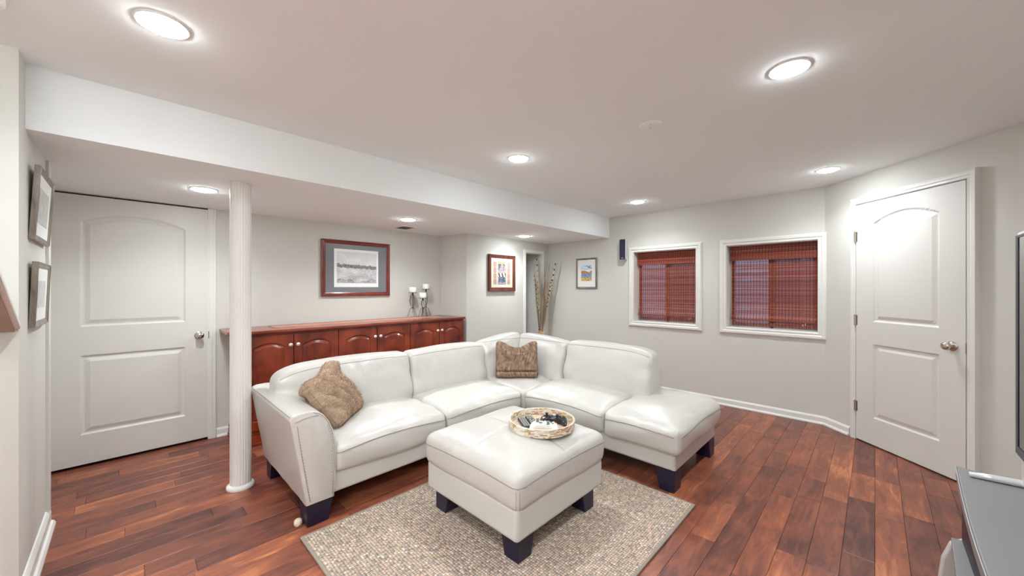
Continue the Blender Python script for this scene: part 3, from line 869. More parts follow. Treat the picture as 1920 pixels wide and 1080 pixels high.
def leg(parent, x0, x1, y0, y1, z0, z1, tx, ty, name='leg'):
    """block leg, foot smaller than the top on the inner sides (tx, ty give the flare direction)"""
    mb = MB(); f = 0.03
    vs = [(x0,y0,z0),(x1,y0,z0),(x1,y1,z0),(x0,y1,z0)]
    X0 = x0 - (f if tx < 0 else 0); X1 = x1 + (f if tx > 0 else 0); Y0 = y0 - (f if ty < 0 else 0); Y1 = y1 + (f if ty > 0 else 0)
    vs += [(X0,Y0,z1),(X1,Y0,z1),(X1,Y1,z1),(X0,Y1,z1)]
    mb.add(vs, [(0,3,2,1),(4,5,6,7),(0,1,5,4),(1,2,6,5),(2,3,7,6),(3,0,4,7)])
    return wp(mb, name, M['navy_leg'], parent, bevel=0.004)
leg(sofa, 0.688,0.800, 2.222,2.33, 0,0.136, 1,1)
leg(sofa, 0.688,0.800, 2.97,3.06, 0,0.136, 1,-1)
leg(sofa, 2.425,2.535, 0.915,1.01, 0,0.136, 1,1)
leg(sofa, 3.13,3.235, 0.91,1.01, 0,0.136, -1,1)
leg(sofa, 3.13,3.235, 2.97,3.07, 0,0.136, -1,-1)
leg(sofa, 2.36,2.46, 2.24,2.34, 0,0.136, 0,0)
tag(MB().lathe([(0.001,0),(0.018,0.001),(0.021,0.010),(0.020,0.028),(0.012,0.036),(0.001,0.038)], 20).build('floor_glide', mat('beige_rubber', srgb(226,206,186), 0.6), smooth=True, loc=None), 'small round beige glide on the floor behind the front leg of the sofa arm', 'furniture glide').location = (0.662,2.285,0)

# ------------------------------------------------------------------ rug (lies under the ottoman)
rug = thing('area_rug', 'flat woven beige and grey flecked rug under the ottoman', 'rug', (1.5,1.45,0))
RX0, RX1, RY0, RY1 = 0.632, 2.378, 0.772, 2.150
wp(MB().box(RX0+0.012,RX1-0.012,RY0+0.012,RY1-0.012,0.0005,0.011), 'rug_weave', M['rug'], rug)
e = MB()
e.tube([(RX0+0.008,RY0+0.008,0.0075),(RX1-0.008,RY0+0.008,0.0075),(RX1-0.008,RY1-0.008,0.0075),(RX0+0.008,RY1-0.008,0.0075)], 0.0072, 8, closed=True)
e = MB()
for a in ((RX0,RX1,RY0,RY0+0.015),(RX0,RX1,RY1-0.015,RY1),(RX0,RX0+0.015,RY0+0.015,RY1-0.015),(RX1-0.015,RX1,RY0+0.015,RY1-0.015)): e.box(*a,0.0005,0.0125)
wp(e, 'rug_binding', M['rug_edge'], rug, bevel=0.003)

# ------------------------------------------------------------------ ottoman
ZR = 0.0115
ott = thing('ottoman', 'square cream leather ottoman on dark block legs standing on the rug', 'ottoman', (1.61,1.53,ZR))
OX0, OX1, OY0, OY1 = 1.238, 1.985, 1.168, 1.900
wp(MB().box(OX0,OX1,OY0,OY1,0.135,0.30), 'base_frame', M['leather'], ott, smooth=True, bevel=0.022, seg=4, auto=60)
def dfo(x,y,z,u,v,w):
    up = max(0,w); f = (1-abs(u)**3)*(1-abs(v)**3)
    z2 = z + up*0.030*f
    crease = 0.010*(math.exp(-(x/0.013)**2) + math.exp(-(y/0.013)**2))*up*(1-max(abs(u),abs(v))**8)
    z2 -= crease
    z2 += up*(0.006*fbm((x,y,0),6,2)+0.002*fbm((x,y,0),18,5))
    m_ = max(abs(u),abs(v)); s = max(0,(m_-0.5)/0.5); z2 -= up*0.022*s*s
    bul = 0.010*(1-w*w)
    x2 = x*(1+ (bul/0.37 if abs(u) > 0.8 else 0)); y2 = y*(1+(bul/0.37 if abs(v) > 0.8 else 0))
    if w < -0.5: z2 += 0.004*math.sin(10*(x+y))
    return (x2,y2,z2)
o, to = cushion('top_cushion', ott, ((OX0+OX1)/2,(OY0+OY1)/2,0.372), (0.380,0.374,0.100), 0.046, dfo, cell=0.0125)
ow = MB()
path = []
cx, cy = (OX0+OX1)/2, (OY0+OY1)/2
nn = 120
for i in range(nn):
    a = 2*PI*i/nn; ca, sa = math.cos(a), math.sin(a)
    k = 1/max(abs(ca), abs(sa)); px, py = ca*k, sa*k
    mid = 1-min(abs(px),abs(py))**2
    z = 0.395 + 0.014*mid
    d = Vector((-ca,-sa,0))
    h = to.ray_cast(Vector((cx+ca*1.0, cy+sa*1.0, z)), d)
    if h[0] is not None: path.append(h[0] - d*0.0005)
ow.tube(path, 0.0028, 6, closed=True)
for sx in (-1,1):
    for sy in (-1,1):
        for q in (-0.006, 0.006):
            pts = []
            for i in range(11):
                z = 0.29+i*0.0095; ang = math.atan2(sy*0.370+q*sx*-1, sx*0.372+q*sy)
                d = Vector((-math.cos(ang), -math.sin(ang), 0)); h = to.ray_cast(Vector((cx-d.x, cy-d.y, z)), d)
                if h[0] is not None: pts.append(h[0])
            if len(pts) > 3: ow.tube(pts, 0.0013, 5)
wp(ow, 'cushion_welt', M['seam'], ott, smooth=True)
cs = MB()
for ax in (0,1):
    pts = []
    for i in range(61):
        t_ = -0.36+0.72*i/60; p = (cx+t_, cy, 1) if ax == 0 else (cx, cy+t_, 1)
        h = to.ray_cast(Vector(p), Vector((0,0,-1)))
        if h[0] is not None: pts.append(h[0]+Vector((0,0,-0.0005)))
    cs.tube(pts, 0.0015, 5)
wp(cs, 'top_seam', M['seam'], ott, smooth=True)
for (a, b, tx, ty, c, d) in ((OX0+0.042,OX0+0.135,1,1,OY0+0.032,OY0+0.125),(OX0+0.042,OX0+0.135,1,-1,OY1-0.125,OY1-0.032),(OX1-0.140,OX1-0.050,-1,1,OY0+0.032,OY0+0.125),(OX1-0.140,OX1-0.050,-1,-1,OY1-0.125,OY1-0.032)):
    leg(ott, a, b, c, d, ZR, 0.137, tx, ty)
wp(MB().box(OX0+0.12,OX1-0.12,OY0+0.12,OY1-0.12,0.120,0.137), 'under_frame', M['navy_leg'], ott)

# ------------------------------------------------------------------ tray with remotes and controllers
TZ = 0.488
TX, TY = 1.700, 1.405
ZT = None
h = to.ray_cast(Vector((TX,TY,1)), Vector((0,0,-1)))
zmax = max(to.ray_cast(Vector((TX+0.165*math.cos(a),TY+0.165*math.sin(a),1)), Vector((0,0,-1)))[0].z for a in [k*PI/8 for k in range(16)])
TZ = max(zmax, h[0].z) - 0.002
tray = thing('round_tray', 'round woven tray of pale bamboo pieces on the ottoman', 'tray', (TX,TY,TZ))
TR = 0.188
mb = MB(); mb.lathe([(TR-0.006,0.0),(TR-0.006,0.006),(0.001,0.006)], 48); mb.build('tray_base', M['tray_floor'], tray, smooth=True, auto=40)
mb = MB(); prof = [(TR-0.004,0.0),(TR,0.0),(TR+0.004,0.046),(TR-0.001,0.048),(TR-0.005,0.046),(TR-0.008,0.004)]
n = 72; vs = []; fs = []
for r_, h_ in prof:
    for k in range(n): a = 2*PI*k/n; vs.append((r_*math.cos(a), r_*math.sin(a), h_))
for j in range(len(prof)):
    for k in range(n): fs.append((j*n+k, j*n+(k+1)%n, ((j+1)%len(prof))*n+(k+1)%n, ((j+1)%len(prof))*n+k))
mb.add(vs, fs).build('tray_rim', mat('pale_rim', srgb(226,208,184), 0.45), tray, smooth=True, auto=40)
mb = MB(); pal = [(244,238,228),(238,228,212),(250,246,238),(222,196,164),(206,168,132),(236,216,190),(196,150,116),(244,236,224)]
for j in range(7):
    a = random.uniform(0,1); end = a+2*PI; z0 = 0.001+j*0.0066
    rr = TR + 0.004*(z0/0.046)
    while a < end:
        da = random.uniform(0.05,0.22); a2 = min(a+da, end)
        c = srgb(*random.choice(pal)); ks = max(2, int((a2-a)/0.05)+1)
        for side in (1,-1):
            ro = rr+0.0016 if side == 1 else rr-0.0100
            ri = rr-0.001 if side == 1 else rr-0.0060
            vs = []; 
            for k in range(ks+1):
                an = a+0.006+(a2-a-0.012)*k/ks
                for r_, zz in ((ri,z0),(ro,z0),(ro,z0+0.0058),(ri,z0+0.0058)): vs.append((r_*math.cos(an), r_*math.sin(an), zz))
            fs = [(0,1,2,3),(ks*4,ks*4+3,ks*4+2,ks*4+1)]
            for k in range(ks):
                for q in range(4): fs.append((k*4+q,(k+1)*4+q,(k+1)*4+(q+1)%4,k*4+(q+1)%4))
            mb.add(vs, fs, c)
        a = a2
stuff(mb.build('rim_pieces', M['weave'], tray))

M['remote'] = mat('remote_body', srgb(66,64,64), 0.4); M['rub'] = mat('remote_button', srgb(170,168,164), 0.5); M['rubd'] = mat('button_dark', srgb(40,38,42), 0.5)
def remote(x, y, rz, label, silver):
    t = thing('remote_control', label, 'remote control', (x,y,TZ+0.0065), rz, group='remote controls in the tray')
    MB().box(-0.0225,0.0225,-0.076,0.076,0.0,0.017).build('remote_body', M['remote'], t, bevel=0.004)
    mb = MB()
    for i in range(11):
        for j in range(3):
            if silver and 3 < i < 7: continue
            X = -0.014+j*0.014; Y = -0.066+i*0.0132; mb.box(X-0.0042,X+0.0042,Y-0.0035,Y+0.0035,0.017,0.0195)
    if silver: mb.lathe([(0.014,0.017),(0.014,0.0195),(0.012,0.020)], 20, (0,-0.002,0)); 
    mb.build('buttons', M['rub'], t)
    if silver: MB().lathe([(0.006,0.017),(0.006,0.0215),(0.005,0.022)], 16, (0,-0.002,0)).build('select_button', M['rubd'], t)
    return t
def D(px, py): return None
remote(1.634, 1.483, math.radians(-33), 'dark grey remote control with pale buttons at the left rim of the tray', False)
remote(1.686, 1.470, math.radians(-33), 'dark grey remote control with a round pad beside the white game controller', True)
def controller(x, y, z, rz, label, body, stick, tilt=0):
    t = thing('game_controller', label, 'game controller', (x,y,z), rz, group='game controllers in the tray')
    # outline of the body (top view), grips pointing to -y
    half = [(0,0.034),(0.020,0.036),(0.040,0.040),(0.056,0.036),(0.068,0.020),(0.076,-0.004),(0.080,-0.030),(0.078,-0.052),(0.068,-0.060),(0.056,-0.052),(0.044,-0.030),(0.030,-0.018),(0,-0.016)]
    pts = half + [(-a,b) for a,b in half[::-1] if a > 0]
    layers = [(0.80,0.0),(0.94,0.006),(1.0,0.016),(0.98,0.026),(0.88,0.034),(0.66,0.038)]
    c0 = (0,0.006); vs = []; K = len(pts)
    for s_, zz in layers:
        for (a,b) in pts: 
            gx = abs(a)/0.08; tx = a*(0.55+0.45*s_) if abs(a) > 0.03 else a; 
            cxp = math.copysign(0.052, a) if abs(a) > 0.03 else a*0.8
            vs.append((cxp+(a-cxp)*s_, 0.004+(b-0.004)*s_, zz - (0.010*max(0,(-b-0.015)/0.045) if zz > 0.02 else 0)))
    fs = [tuple(range(K))[::-1], tuple(5*K+i for i in range(K))]
    for j in range(5):
        for i in range(K): fs.append((j*K+i, j*K+(i+1)%K, (j+1)*K+(i+1)%K, (j+1)*K+i))
    o = MB().add(vs, fs).build('controller_shell', body, t, smooth=True, auto=55)
    for (a,b) in ((-0.045,0.018),(0.020,-0.006)):
        MB().lathe([(0.013,0.036),(0.006,0.038),(0.006,0.046),(0.010,0.047),(0.0105,0.051),(0.008,0.0515),(0.001,0.050)], 18, (a,b,0)).build('thumb_stick', stick, t, smooth=True, auto=40)
    mb = MB(); mb.box(-0.031,-0.011,-0.009,-0.003,0.037,0.042); mb.box(-0.024,-0.018,-0.016,0.004,0.037,0.042); mb.build('direction_pad', stick, t, bevel=0.0008)
    for (a,b,c) in ((0.045,0.006,(60,170,80)),(0.057,0.018,(210,60,50)),(0.033,0.018,(50,80,190)),(0.045,0.030,(235,170,50))):
        MB().lathe([(0.0052,0.030),(0.0052,0.0385),(0.004,0.040),(0.001,0.0405)], 14, (a,b,0)).build('face_button', mat('btn', srgb(*c), 0.3), t, smooth=True, auto=40)
    MB().lathe([(0.009,0.036),(0.009,0.0395),(0.008,0.0402)], 20, (0,0.022,0)).build('guide_button', M['silver'], t)
    for s_ in (-1,1): MB().tube([(s_*0.030,0.040,0.026),(s_*0.050,0.044,0.025),(s_*0.064,0.034,0.023)], 0.006, 8).build('shoulder_button', stick, t, smooth=True)
    return t
M['ctl_white'] = mat('controller_white', srgb(240,240,238), 0.4); M['ctl_grey'] = mat('controller_grey', srgb(120,132,130), 0.5)
M['ctl_black'] = mat('controller_black', srgb(44,42,46), 0.22); M['ctl_dark'] = mat('stick_black', srgb(30,28,32), 0.4)
controller(1.655, 1.345, TZ+0.0065, math.radians(-62), 'white game controller with coloured buttons in the middle of the tray', M['ctl_white'], M['ctl_grey'])
controller(1.775, 1.372, TZ+0.0065, math.radians(-58), 'black game controller behind the white one in the tray', M['ctl_black'], M['ctl_dark'])

# ------------------------------------------------------------------ fur pillows
def pillow(label, corners, thick, notch, seed, rolls, loc, strands=9000):
    t = thing('fur_pillow', label, 'pillow', loc, group='brown faux fur pillows')
    bl, br, tl, tr = [Vector(c) for c in corners]
    nx = 72; out = []; cols = []; fs = []
    nrm = (br-bl).cross(tl-bl).normalized()
    def P(u, v, side):
        a, b = (u+1)/2, (v+1)/2
        # outline: corners stick out, sides pulled in; the top middle is chopped down
        ua = u*(1-0.07*(1-v*v)); vb = v*(1-0.05*(1-u*u))
        vb -= notch*max(0, v)**1.5*((0.5+0.5*math.cos(PI*u))**1.2 if rolls == 'h' else (1-abs(u))**1.1)
        k_ = 1-0.085*(abs(u)*abs(v))**6; ua *= k_; vb *= k_
        a, b = (ua+1)/2, (vb+1)/2
        p = bl*(1-a)*(1-b) + br*a*(1-b) + tl*(1-a)*b + tr*a*b
        f = max(0, (1-abs(u)**4))**0.5 * max(0, (1-abs(v)**4))**0.5
        d = thick*(f*0.55+0.30*f*(1-u*u)*(1-v*v)+0.10 + (0.40*f**0.6*math.exp(-((abs(u)-0.84)**2+(v-0.80)**2)/0.05) if rolls == 'd' else 0))
        if rolls == 'h':
            r_ = 0.009*math.sin(13*u+1.6*math.sin(3*v)) + 0.006*math.sin(6*v+2*u) - 0.030*math.exp(-((v+0.70-0.05*u*u)/0.055)**2)
            if v < -0.72: r_ += 0.014
        else:
            r_ = 0.026*(abs(math.sin(6.2*u-2.6*v*u+1.6*v+0.7*math.sin(3.1*v+1)))**0.8-0.5)+0.010*fbm((u*1.4,v*1.4,0),1.5,5)+0.007*math.sin(13*u+5*v)
        d += (r_ + 0.009*fbm((u*2,v*2,side), 3.2, seed))*f**0.4
        return p + nrm*d*side
    vs = []
    for side in (1,-1):
        for j in range(nx+1):
            for i in range(nx+1): vs.append(P(-1+2*i/nx, -1+2*j/nx, side))
    K = (nx+1)*(nx+1)
    for s_ in (0,1):
        for j in range(nx):
            for i in range(nx):
                a = s_*K+j*(nx+1)+i; q = (a,a+1,a+nx+2,a+nx+1); fs.append(q if s_ == 0 else q[::-1])
    edge = [j*(nx+1) for j in range(nx+1)]
    bnd = [i for i in range(nx+1)] + [j*(nx+1)+nx for j in range(1,nx+1)] + [nx*(nx+1)+i for i in range(nx-1,-1,-1)] + [j*(nx+1) for j in range(nx-1,0,-1)]
    for i in range(len(bnd)): a, b = bnd[i], bnd[(i+1)%len(bnd)]; fs.append((a, K+a, K+b, b))
    e1, e2 = (br-bl).normalized(), (tl-bl).normalized()
    def colr(p):
        a_, b_ = (p-bl).dot(e1), (p-bl).dot(e2)
        if rolls == 'h': k = 0.5+0.55*fbm((a_+0.02*math.sin(b_*20),b_*0.28,0), 75, seed)+0.35*fbm((a_,b_,0), 150, seed+3)
        else: k = 0.6+0.45*fbm((a_,b_,0), 140, seed)+0.15*fbm(p, 14, seed+3)
        k = min(1, max(0, k))
        a, b = (srgb(104,78,62), srgb(192,160,136)) if rolls == 'h' else (srgb(112,86,68), srgb(204,176,152)); return tuple(a[i]+(b[i]-a[i])*k for i in range(3))+(1,)
    mb = MB()
    for f in fs:
        c = sum((vs[i] for i in f), Vector())/4; mb.f.append(f); mb.c.append(colr(c)); mb.mi.append(0)
    mb.v = [tuple(v) for v in vs]
    wp(mb, 'pillow_cover', M['fur'], t, smooth=True)
    # short fur
    fb = MB()
    for k in range(strands):
        u, v = random.uniform(-1,1), random.uniform(-1,1); s_ = 1 if random.random() < 0.72 else -1
        if random.random() < 0.22:
            if random.random() < 0.5: u = math.copysign(1, u)
            else: v = math.copysign(1, v)
        p = P(u, v, s_); e = 0.02; u0 = min(0.97,u); v0 = min(0.97,v)
        dn = (P(u0+e,v0,s_)-P(u0,v0,s_)).cross(P(u0,v0+e,s_)-P(u0,v0,s_))*s_
        dn = dn.normalized() if dn.length > 1e-12 else nrm*s_
        outw = ((br-bl).normalized()*u*abs(u)**8 + (tl-bl).normalized()*v*abs(v)**8)
        d = (dn + outw*1.2 + Vector((random.uniform(-.6,.6),random.uniform(-.6,.6),random.uniform(-.8,.3)))*0.8).normalized()
        l = random.uniform(0.006,0.012); w_ = d.cross(Vector((random.random(),random.random(),random.random()))).normalized()*0.0009
        fb.add([p-w_, p+w_, p+d*l], [(0,1,2)], colr(p+d*0.004))
    stuff(wp(fb, 'fur_strands', M['fur'], t))
    return t
pillow('brown fur pillow lying against the left arm of the sofa', [(0.890,2.320,0.458),(1.170,2.600,0.468),(0.720,2.445,0.735),(0.965,2.745,0.805)], 0.092, 0.17, 3, 'd', (1.0,2.5,0.45))
pillow('brown fur pillow with a dented top standing in the corner of the sofa', [(2.445,2.590,0.452),(2.735,2.300,0.452),(2.510,2.655,0.795),(2.800,2.365,0.795)], 0.080, 0.36, 11, 'h', (2.6,2.45,0.45))

# ------------------------------------------------------------------ cabinet
CF = 3.705; ZT_ = 0.952; CX0, CX1 = 0.655, 2.945
cab = thing('sideboard_cabinet', 'long low cherry wood cabinet with six arched doors behind the sofa', 'cabinet', (1.8,3.95,0))
wp(MB().prism([(CX0,CF),(CX1,CF),(2.921,YB-0.002),(CX0,YB-0.002)],0.10,ZT_-0.032), 'cabinet_body', M['cherry'], cab, bevel=0.002)
top = MB().prism([(0.590,YB-0.003),(0.570,YB-0.03),(0.570,3.74),(0.615,3.672),(CX1+0.012,3.672),(CX1+0.008,3.705),(2.924,YB-0.003)], ZT_-0.026, ZT_)
wp(top, 'cabinet_top', M['cherry_top'], cab, bevel=0.006, seg=3)
wp(MB().prism([(0.600,YB-0.003),(0.600,3.75),(0.632,3.688),(CX1,3.688),(2.922,YB-0.02)], ZT_-0.034, ZT_-0.026), 'top_moulding', M['cherry'], cab)
bs = MB()
for o_, z0_, z1_ in ((0.018,0.0,0.085),(0.010,0.085,0.105),(0.026,0.0,0.022)): bs.prism([(CX0-o_,CF-o_),(CX1,CF-o_),(2.921,YB-0.003),(CX0-o_,YB-0.003)], z0_, z1_)
wp(bs, 'plinth', M['cherry'], cab, bevel=0.004)
edges = [0.662, 1.034, 1.418, 1.806, 2.188, 2.570, 2.938]
for i in range(6):
    x0, x1 = edges[i]+0.0035, edges[i+1]-0.0035; w_ = x1-x0; z0, z1 = 0.125, 0.905
    s_ = 0.062; a0, a1 = s_, w_-s_; b0, b1 = 0.07, (z1-z0)-0.105; rise = 0.042
    def dep(px, pz):
        u = (px-w_/2)/((a1-a0)/2); tp = b1 + rise*max(0, 1-u*u)
        d = min(px-a0, a1-px, pz-b0, tp-pz)
        if d <= 0: return 0.0
        if d < 0.006: return 0.008*d/0.006
        if d < 0.012: return 0.008
        if d < 0.034: return 0.008-0.009*(d-0.012)/0.022
        return -0.001
    X = sorted({round(v,4) for v in [0,0.003,w_-0.003,w_] + [a0+o for o in (-.002,0,.003,.006,.012,.023,.034,.037)] + [a1-o for o in (-.002,0,.003,.006,.012,.023,.034,.037)] + [a0+0.04+(a1-a0-0.08)*k/12 for k in range(13)]})
    H_ = z1-z0
    Z = sorted({round(v,4) for v in [0,0.003,H_-0.003,H_] + [b0+o for o in (-.002,0,.003,.006,.012,.023,.034,.037)] + [b0+0.04+(b1-b0-0.09)*k/6 for k in range(7)] + [b1-0.045+0.0035*k for k in range(27)]})
    nx_, nz_ = len(X), len(Z); vs = [(x0+a, CF-0.020+dep(a,b), z0+b) for b in Z for a in X]; fs = []
    for jj in range(nz_-1):
        for ii in range(nx_-1): fs.append((jj*nx_+ii, jj*nx_+ii+1, (jj+1)*nx_+ii+1, (jj+1)*nx_+ii))
    o_ = len(vs); vs += [(x0,CF-0.001,z0),(x1,CF-0.001,z0),(x1,CF-0.001,z1),(x0,CF-0.001,z1)]
    fs += [tuple([o_,o_+1]+list(range(nx_-1,-1,-1))), tuple([o_+2,o_+3]+[(nz_-1)*nx_+k for k in range(nx_)]), tuple([o_+3,o_]+[k*nx_ for k in range(nz_)]), tuple([o_+1,o_+2]+[k*nx_+nx_-1 for k in range(nz_-1,-1,-1)])]
    dm = wp(MB().add(vs, fs), 'door', M['cherry'], cab)
    kx = x1-0.026 if i % 2 == 0 else x0+0.026
    kb = MB().lathe([(0.007,0.0),(0.006,0.009),(0.009,0.012),(0.0155,0.015),(0.0175,0.021),(0.0145,0.027),(0.007,0.030),(0.001,0.0305)], 20)
    kb.v = [(kx+a-1.8, CF-0.020-c-3.95, 0.812+b) for a,b,c in kb.v]
    kk = kb.build('knob', M['knob_nickel'], dm, smooth=True)

# runner, fringe
run = thing('table_runner', 'red and cream striped cloth runner lying along the cabinet top', 'table runner', (1.82,3.96,ZT_))
mb = MB(); vs = []; fs = []; nx_ = 60
for j, yy in enumerate((-0.098,-0.05,0,0.05,0.098)):
    for i in range(nx_+1):
        xx = -0.895+1.79*i/nx_; vs.append((xx, yy, 0.0035+0.0012*math.sin(xx*17+yy*9)*math.cos(xx*5)))
for j in range(4):
    for i in range(nx_): fs.append((j*(nx_+1)+i, j*(nx_+1)+i+1, (j+1)*(nx_+1)+i+1, (j+1)*(nx_+1)+i))
mb.add(vs, fs); o = mb.build('cloth', M['runner'], run, smooth=True)
s_ = o.modifiers.new('solid', 'SOLIDIFY'); s_.thickness = 0.002
mb = MB()
for i in range(150):
    xx = -0.89+1.78*i/149
    for sy in (-1,1):
        mb.box(xx-0.002,xx+0.002,min(sy*0.098,sy*0.110),max(sy*0.098,sy*0.110),0.0008,0.0022)
stuff(mb.build('fringe', M['fringe'], run))

# candle holders and candles
def holder(x, y, hgt, rz, label, clabel):
    t = thing('candle_holder', label, 'candle holder', (x,y,ZT_+0.0055), rz, group='wire candle holders on the cabinet')
    foot = 0.105
    for k in range(3):
        a = 2*PI*k/3; c, s__ = math.cos(a), math.sin(a)
        pts = [(0.004,foot),(0.020,foot+0.004),(0.034,foot-0.012),(0.046,foot-0.045),(0.056,0.022),(0.066,0.004)]
        MB().tube([(r_*c, r_*s__, z_) for r_, z_ in pts], 0.0024, 6).build('foot', M['iron'], t, smooth=True)
        z0 = foot; z1 = hgt-0.012; q = []
        for i in range(13):
            f = i/12; q.append(((0.004+0.030*math.sin(PI*f))*math.cos(a+0.5), (0.004+0.030*math.sin(PI*f))*math.sin(a+0.5), z0+(z1-z0)*f))
        MB().tube(q, 0.0022, 6).build('stem_wire', M['iron'], t, smooth=True)
    MB().tube([(0,0,0.05),(0,0,hgt-0.004)], 0.0026, 8).build('centre_rod', M['iron'], t, smooth=True)
    MB().lathe([(0.008,hgt-0.022),(0.009,hgt-0.010),(0.004,hgt-0.004)], 12).build('collar', M['iron'], t, smooth=True)
    MB().lathe([(0.010,hgt-0.004),(0.046,hgt-0.003),(0.052,hgt+0.002),(0.050,hgt+0.003),(0.044,hgt),(0.001,hgt)], 32).build('drip_plate', M['iron'], t, smooth=True, auto=50)
    c = thing('pillar_candle', clabel, 'candle', (x,y,ZT_+0.0055+hgt+0.0005), group='white pillar candles')
    MB().lathe([(0.041,0.0),(0.042,0.002),(0.042,0.062),(0.040,0.065),(0.036,0.062),(0.010,0.060),(0.001,0.060)], 32).build('wax', M['wax'], c, smooth=True, auto=50)
    MB().tube([(0,0,0.058),(0.001,0,0.066),(0.003,0.001,0.071)], 0.001, 5).build('wick', M['dark_gap'], c)
holder(2.430, 4.035, 0.297, 0.3, 'black wire candle holder standing apart at the left of the three', 'short white candle on the left, separate wire holder')
holder(2.520, 3.955, 0.230, 1.1, 'lowest black wire candle holder, in front of the tall one', 'short white candle on the lowest holder')
holder(2.620, 4.040, 0.337, 0.0, 'tallest black wire candle holder at the back right', 'short white candle on the tallest holder, highest of the three')

# ------------------------------------------------------------------ framed pictures
def picture(label, loc, rz, w, h, fw, fdep, fmat, mats, art, tilt=0, prof=None):
    """local: x = right, z = up, faces -y; origin at the lower left corner on the wall"""
    t = thing('framed_picture', label, 'picture', loc, rz)
    t.rotation_euler = (tilt, 0, rz)
    prof = prof or [(0,0.0),(0,-1*0),(0,0)]
    P = [(-fw,0.0),(-fw,fdep*0.55),(-fw*0.75,fdep*0.7),(-fw*0.35,fdep*0.8),(-fw*0.15,fdep),(0,fdep*0.9),(0,0)]
    mb = MB(); frame_sweep(mb, 0, w, 0, h, P); mb.build('picture_frame', fmat, t)
    MB().box(fw-0.002,w-fw+0.002,-fdep*0.42,-0.001,fw-0.002,h-fw+0.002).build('backing_board', mats, t)
    art(t, w, h, fw, -fdep*0.42)
    return t
def printed(name, parent, x0, x1, z0, z1, y, nx, nz, fn, border=None):
    mb = MB(); vs = []; fs = []
    for j in range(nz+1):
        for i in range(nx+1): vs.append((x0+(x1-x0)*i/nx, y-0.0008, z0+(z1-z0)*j/nz))
    mb.v = vs
    for j in range(nz):
        for i in range(nx):
            mb.f.append((j*(nx+1)+i, j*(nx+1)+i+1, (j+1)*(nx+1)+i+1, (j+1)*(nx+1)+i)); mb.c.append(fn((i+0.5)/nx, (j+0.5)/nz)); mb.mi.append(0)
    o = len(mb.v); mb.v += [(x0,y,z0),(x1,y,z0),(x1,y,z1),(x0,y,z1)]; mb.f.append((o,o+3,o+2,o+1)); mb.c.append((0.8,0.8,0.8,1)); mb.mi.append(0)
    return mb.build(name, M['print'], parent)
def g_(v): v = max(0,min(255,v)); return srgb(v,v,v)
def art_mono(t, w, h, fw, y):
    MB().box(0.130,0.625,y-0.002,y-0.0005,0.098,0.512).build('print_sheet', M['mat_white'], t)
    def fn(a, b):
        n_ = 26*fbm((a*3,b*4,0), 1.3, 5)+16*fbm((a*9,b*16,0), 2, 9)
        v = 214 + n_*0.6 if b > 0.5 else 196+n_*1.5
        ridge = 0.10+0.05*math.sin(a*9)+0.03*math.sin(a*23)
        if b < ridge*0.9: v -= 40+30*fbm((a*20,b*20,0),1,2)
        band = 0.56-0.05*a+0.035*fbm((a*14,0,0),1,3)
        if abs(b-band) < 0.055+0.03*fbm((a*30,0,1),1,7): v = 120+70*fbm((a*34,b*30,0),1,4)
        return g_(v)
    printed('print_image', t, 0.158, 0.602, 0.142, 0.482, y-0.002, 84, 64, fn)
picture('large monochrome print in a wide mahogany frame above the cabinet', (1.418,YB-0.001,1.222), 0, 0.765, 0.605, 0.042, 0.030, M['frame_red'], M['mat_grey'], art_mono)

def art_card(t, w, h, fw, y):
    MB().box(fw+0.002,w-fw-0.002,y-0.003,y-0.0005,fw+0.002,h-fw-0.002).build('mount_board', M['mat_cream'], t)
    def strip(a, b):
        k = b*4; fz = k-math.floor(k); u = abs(a-0.5)/0.5; v = abs(fz-0.5)/0.5
        e_ = (u/0.62)**2+(v/0.88)**4
        if 0.68 < e_ < 1.12: return srgb(140,66,70)
        if e_ <= 0.68: return srgb(178,140,148)
        if u > 0.92: return srgb(168,142,88)
        return srgb(196,180,144)
    def mid(a, b):
        if a < 0.04 or a > 0.96 or b < 0.03 or b > 0.97: return srgb(128,118,118)
        if 0.08 < b < 0.34 and 0.08 < a < 0.92:
            return srgb(52,58,78) if fbm((a*9,b*22,0),1.2,4) > -0.05 else srgb(130,142,164)
        if 0.34 <= b < 0.50:
            return srgb(36,32,40) if math.sin(a*16+b*12) > 0.35 else (srgb(190,174,140) if math.sin(a*16+b*12) > -0.2 else srgb(214,210,202))
        if 0.62 < b < 0.92 and fbm((a*8,b*18,1),1.3,8) > 0.12: return srgb(86,74,98)
        return srgb(166,154,154) if b < 0.9 else srgb(190,170,100)
    printed('left_strip', t, 0.085, 0.150, 0.090, 0.400, y-0.003, 24, 96, strip)
    printed('centre_panel', t, 0.170, 0.325, 0.090, 0.400, y-0.003, 36, 70, mid)
    printed('right_strip', t, 0.345, 0.410, 0.090, 0.400, y-0.003, 24, 96, strip)
picture('small cream certificate-like print in a dark brown frame left of the niche', (3.362,YR-0.001,1.268), 0, 0.505, 0.497, 0.048, 0.034, M['frame_dark'], M['mat_cream'], art_card)

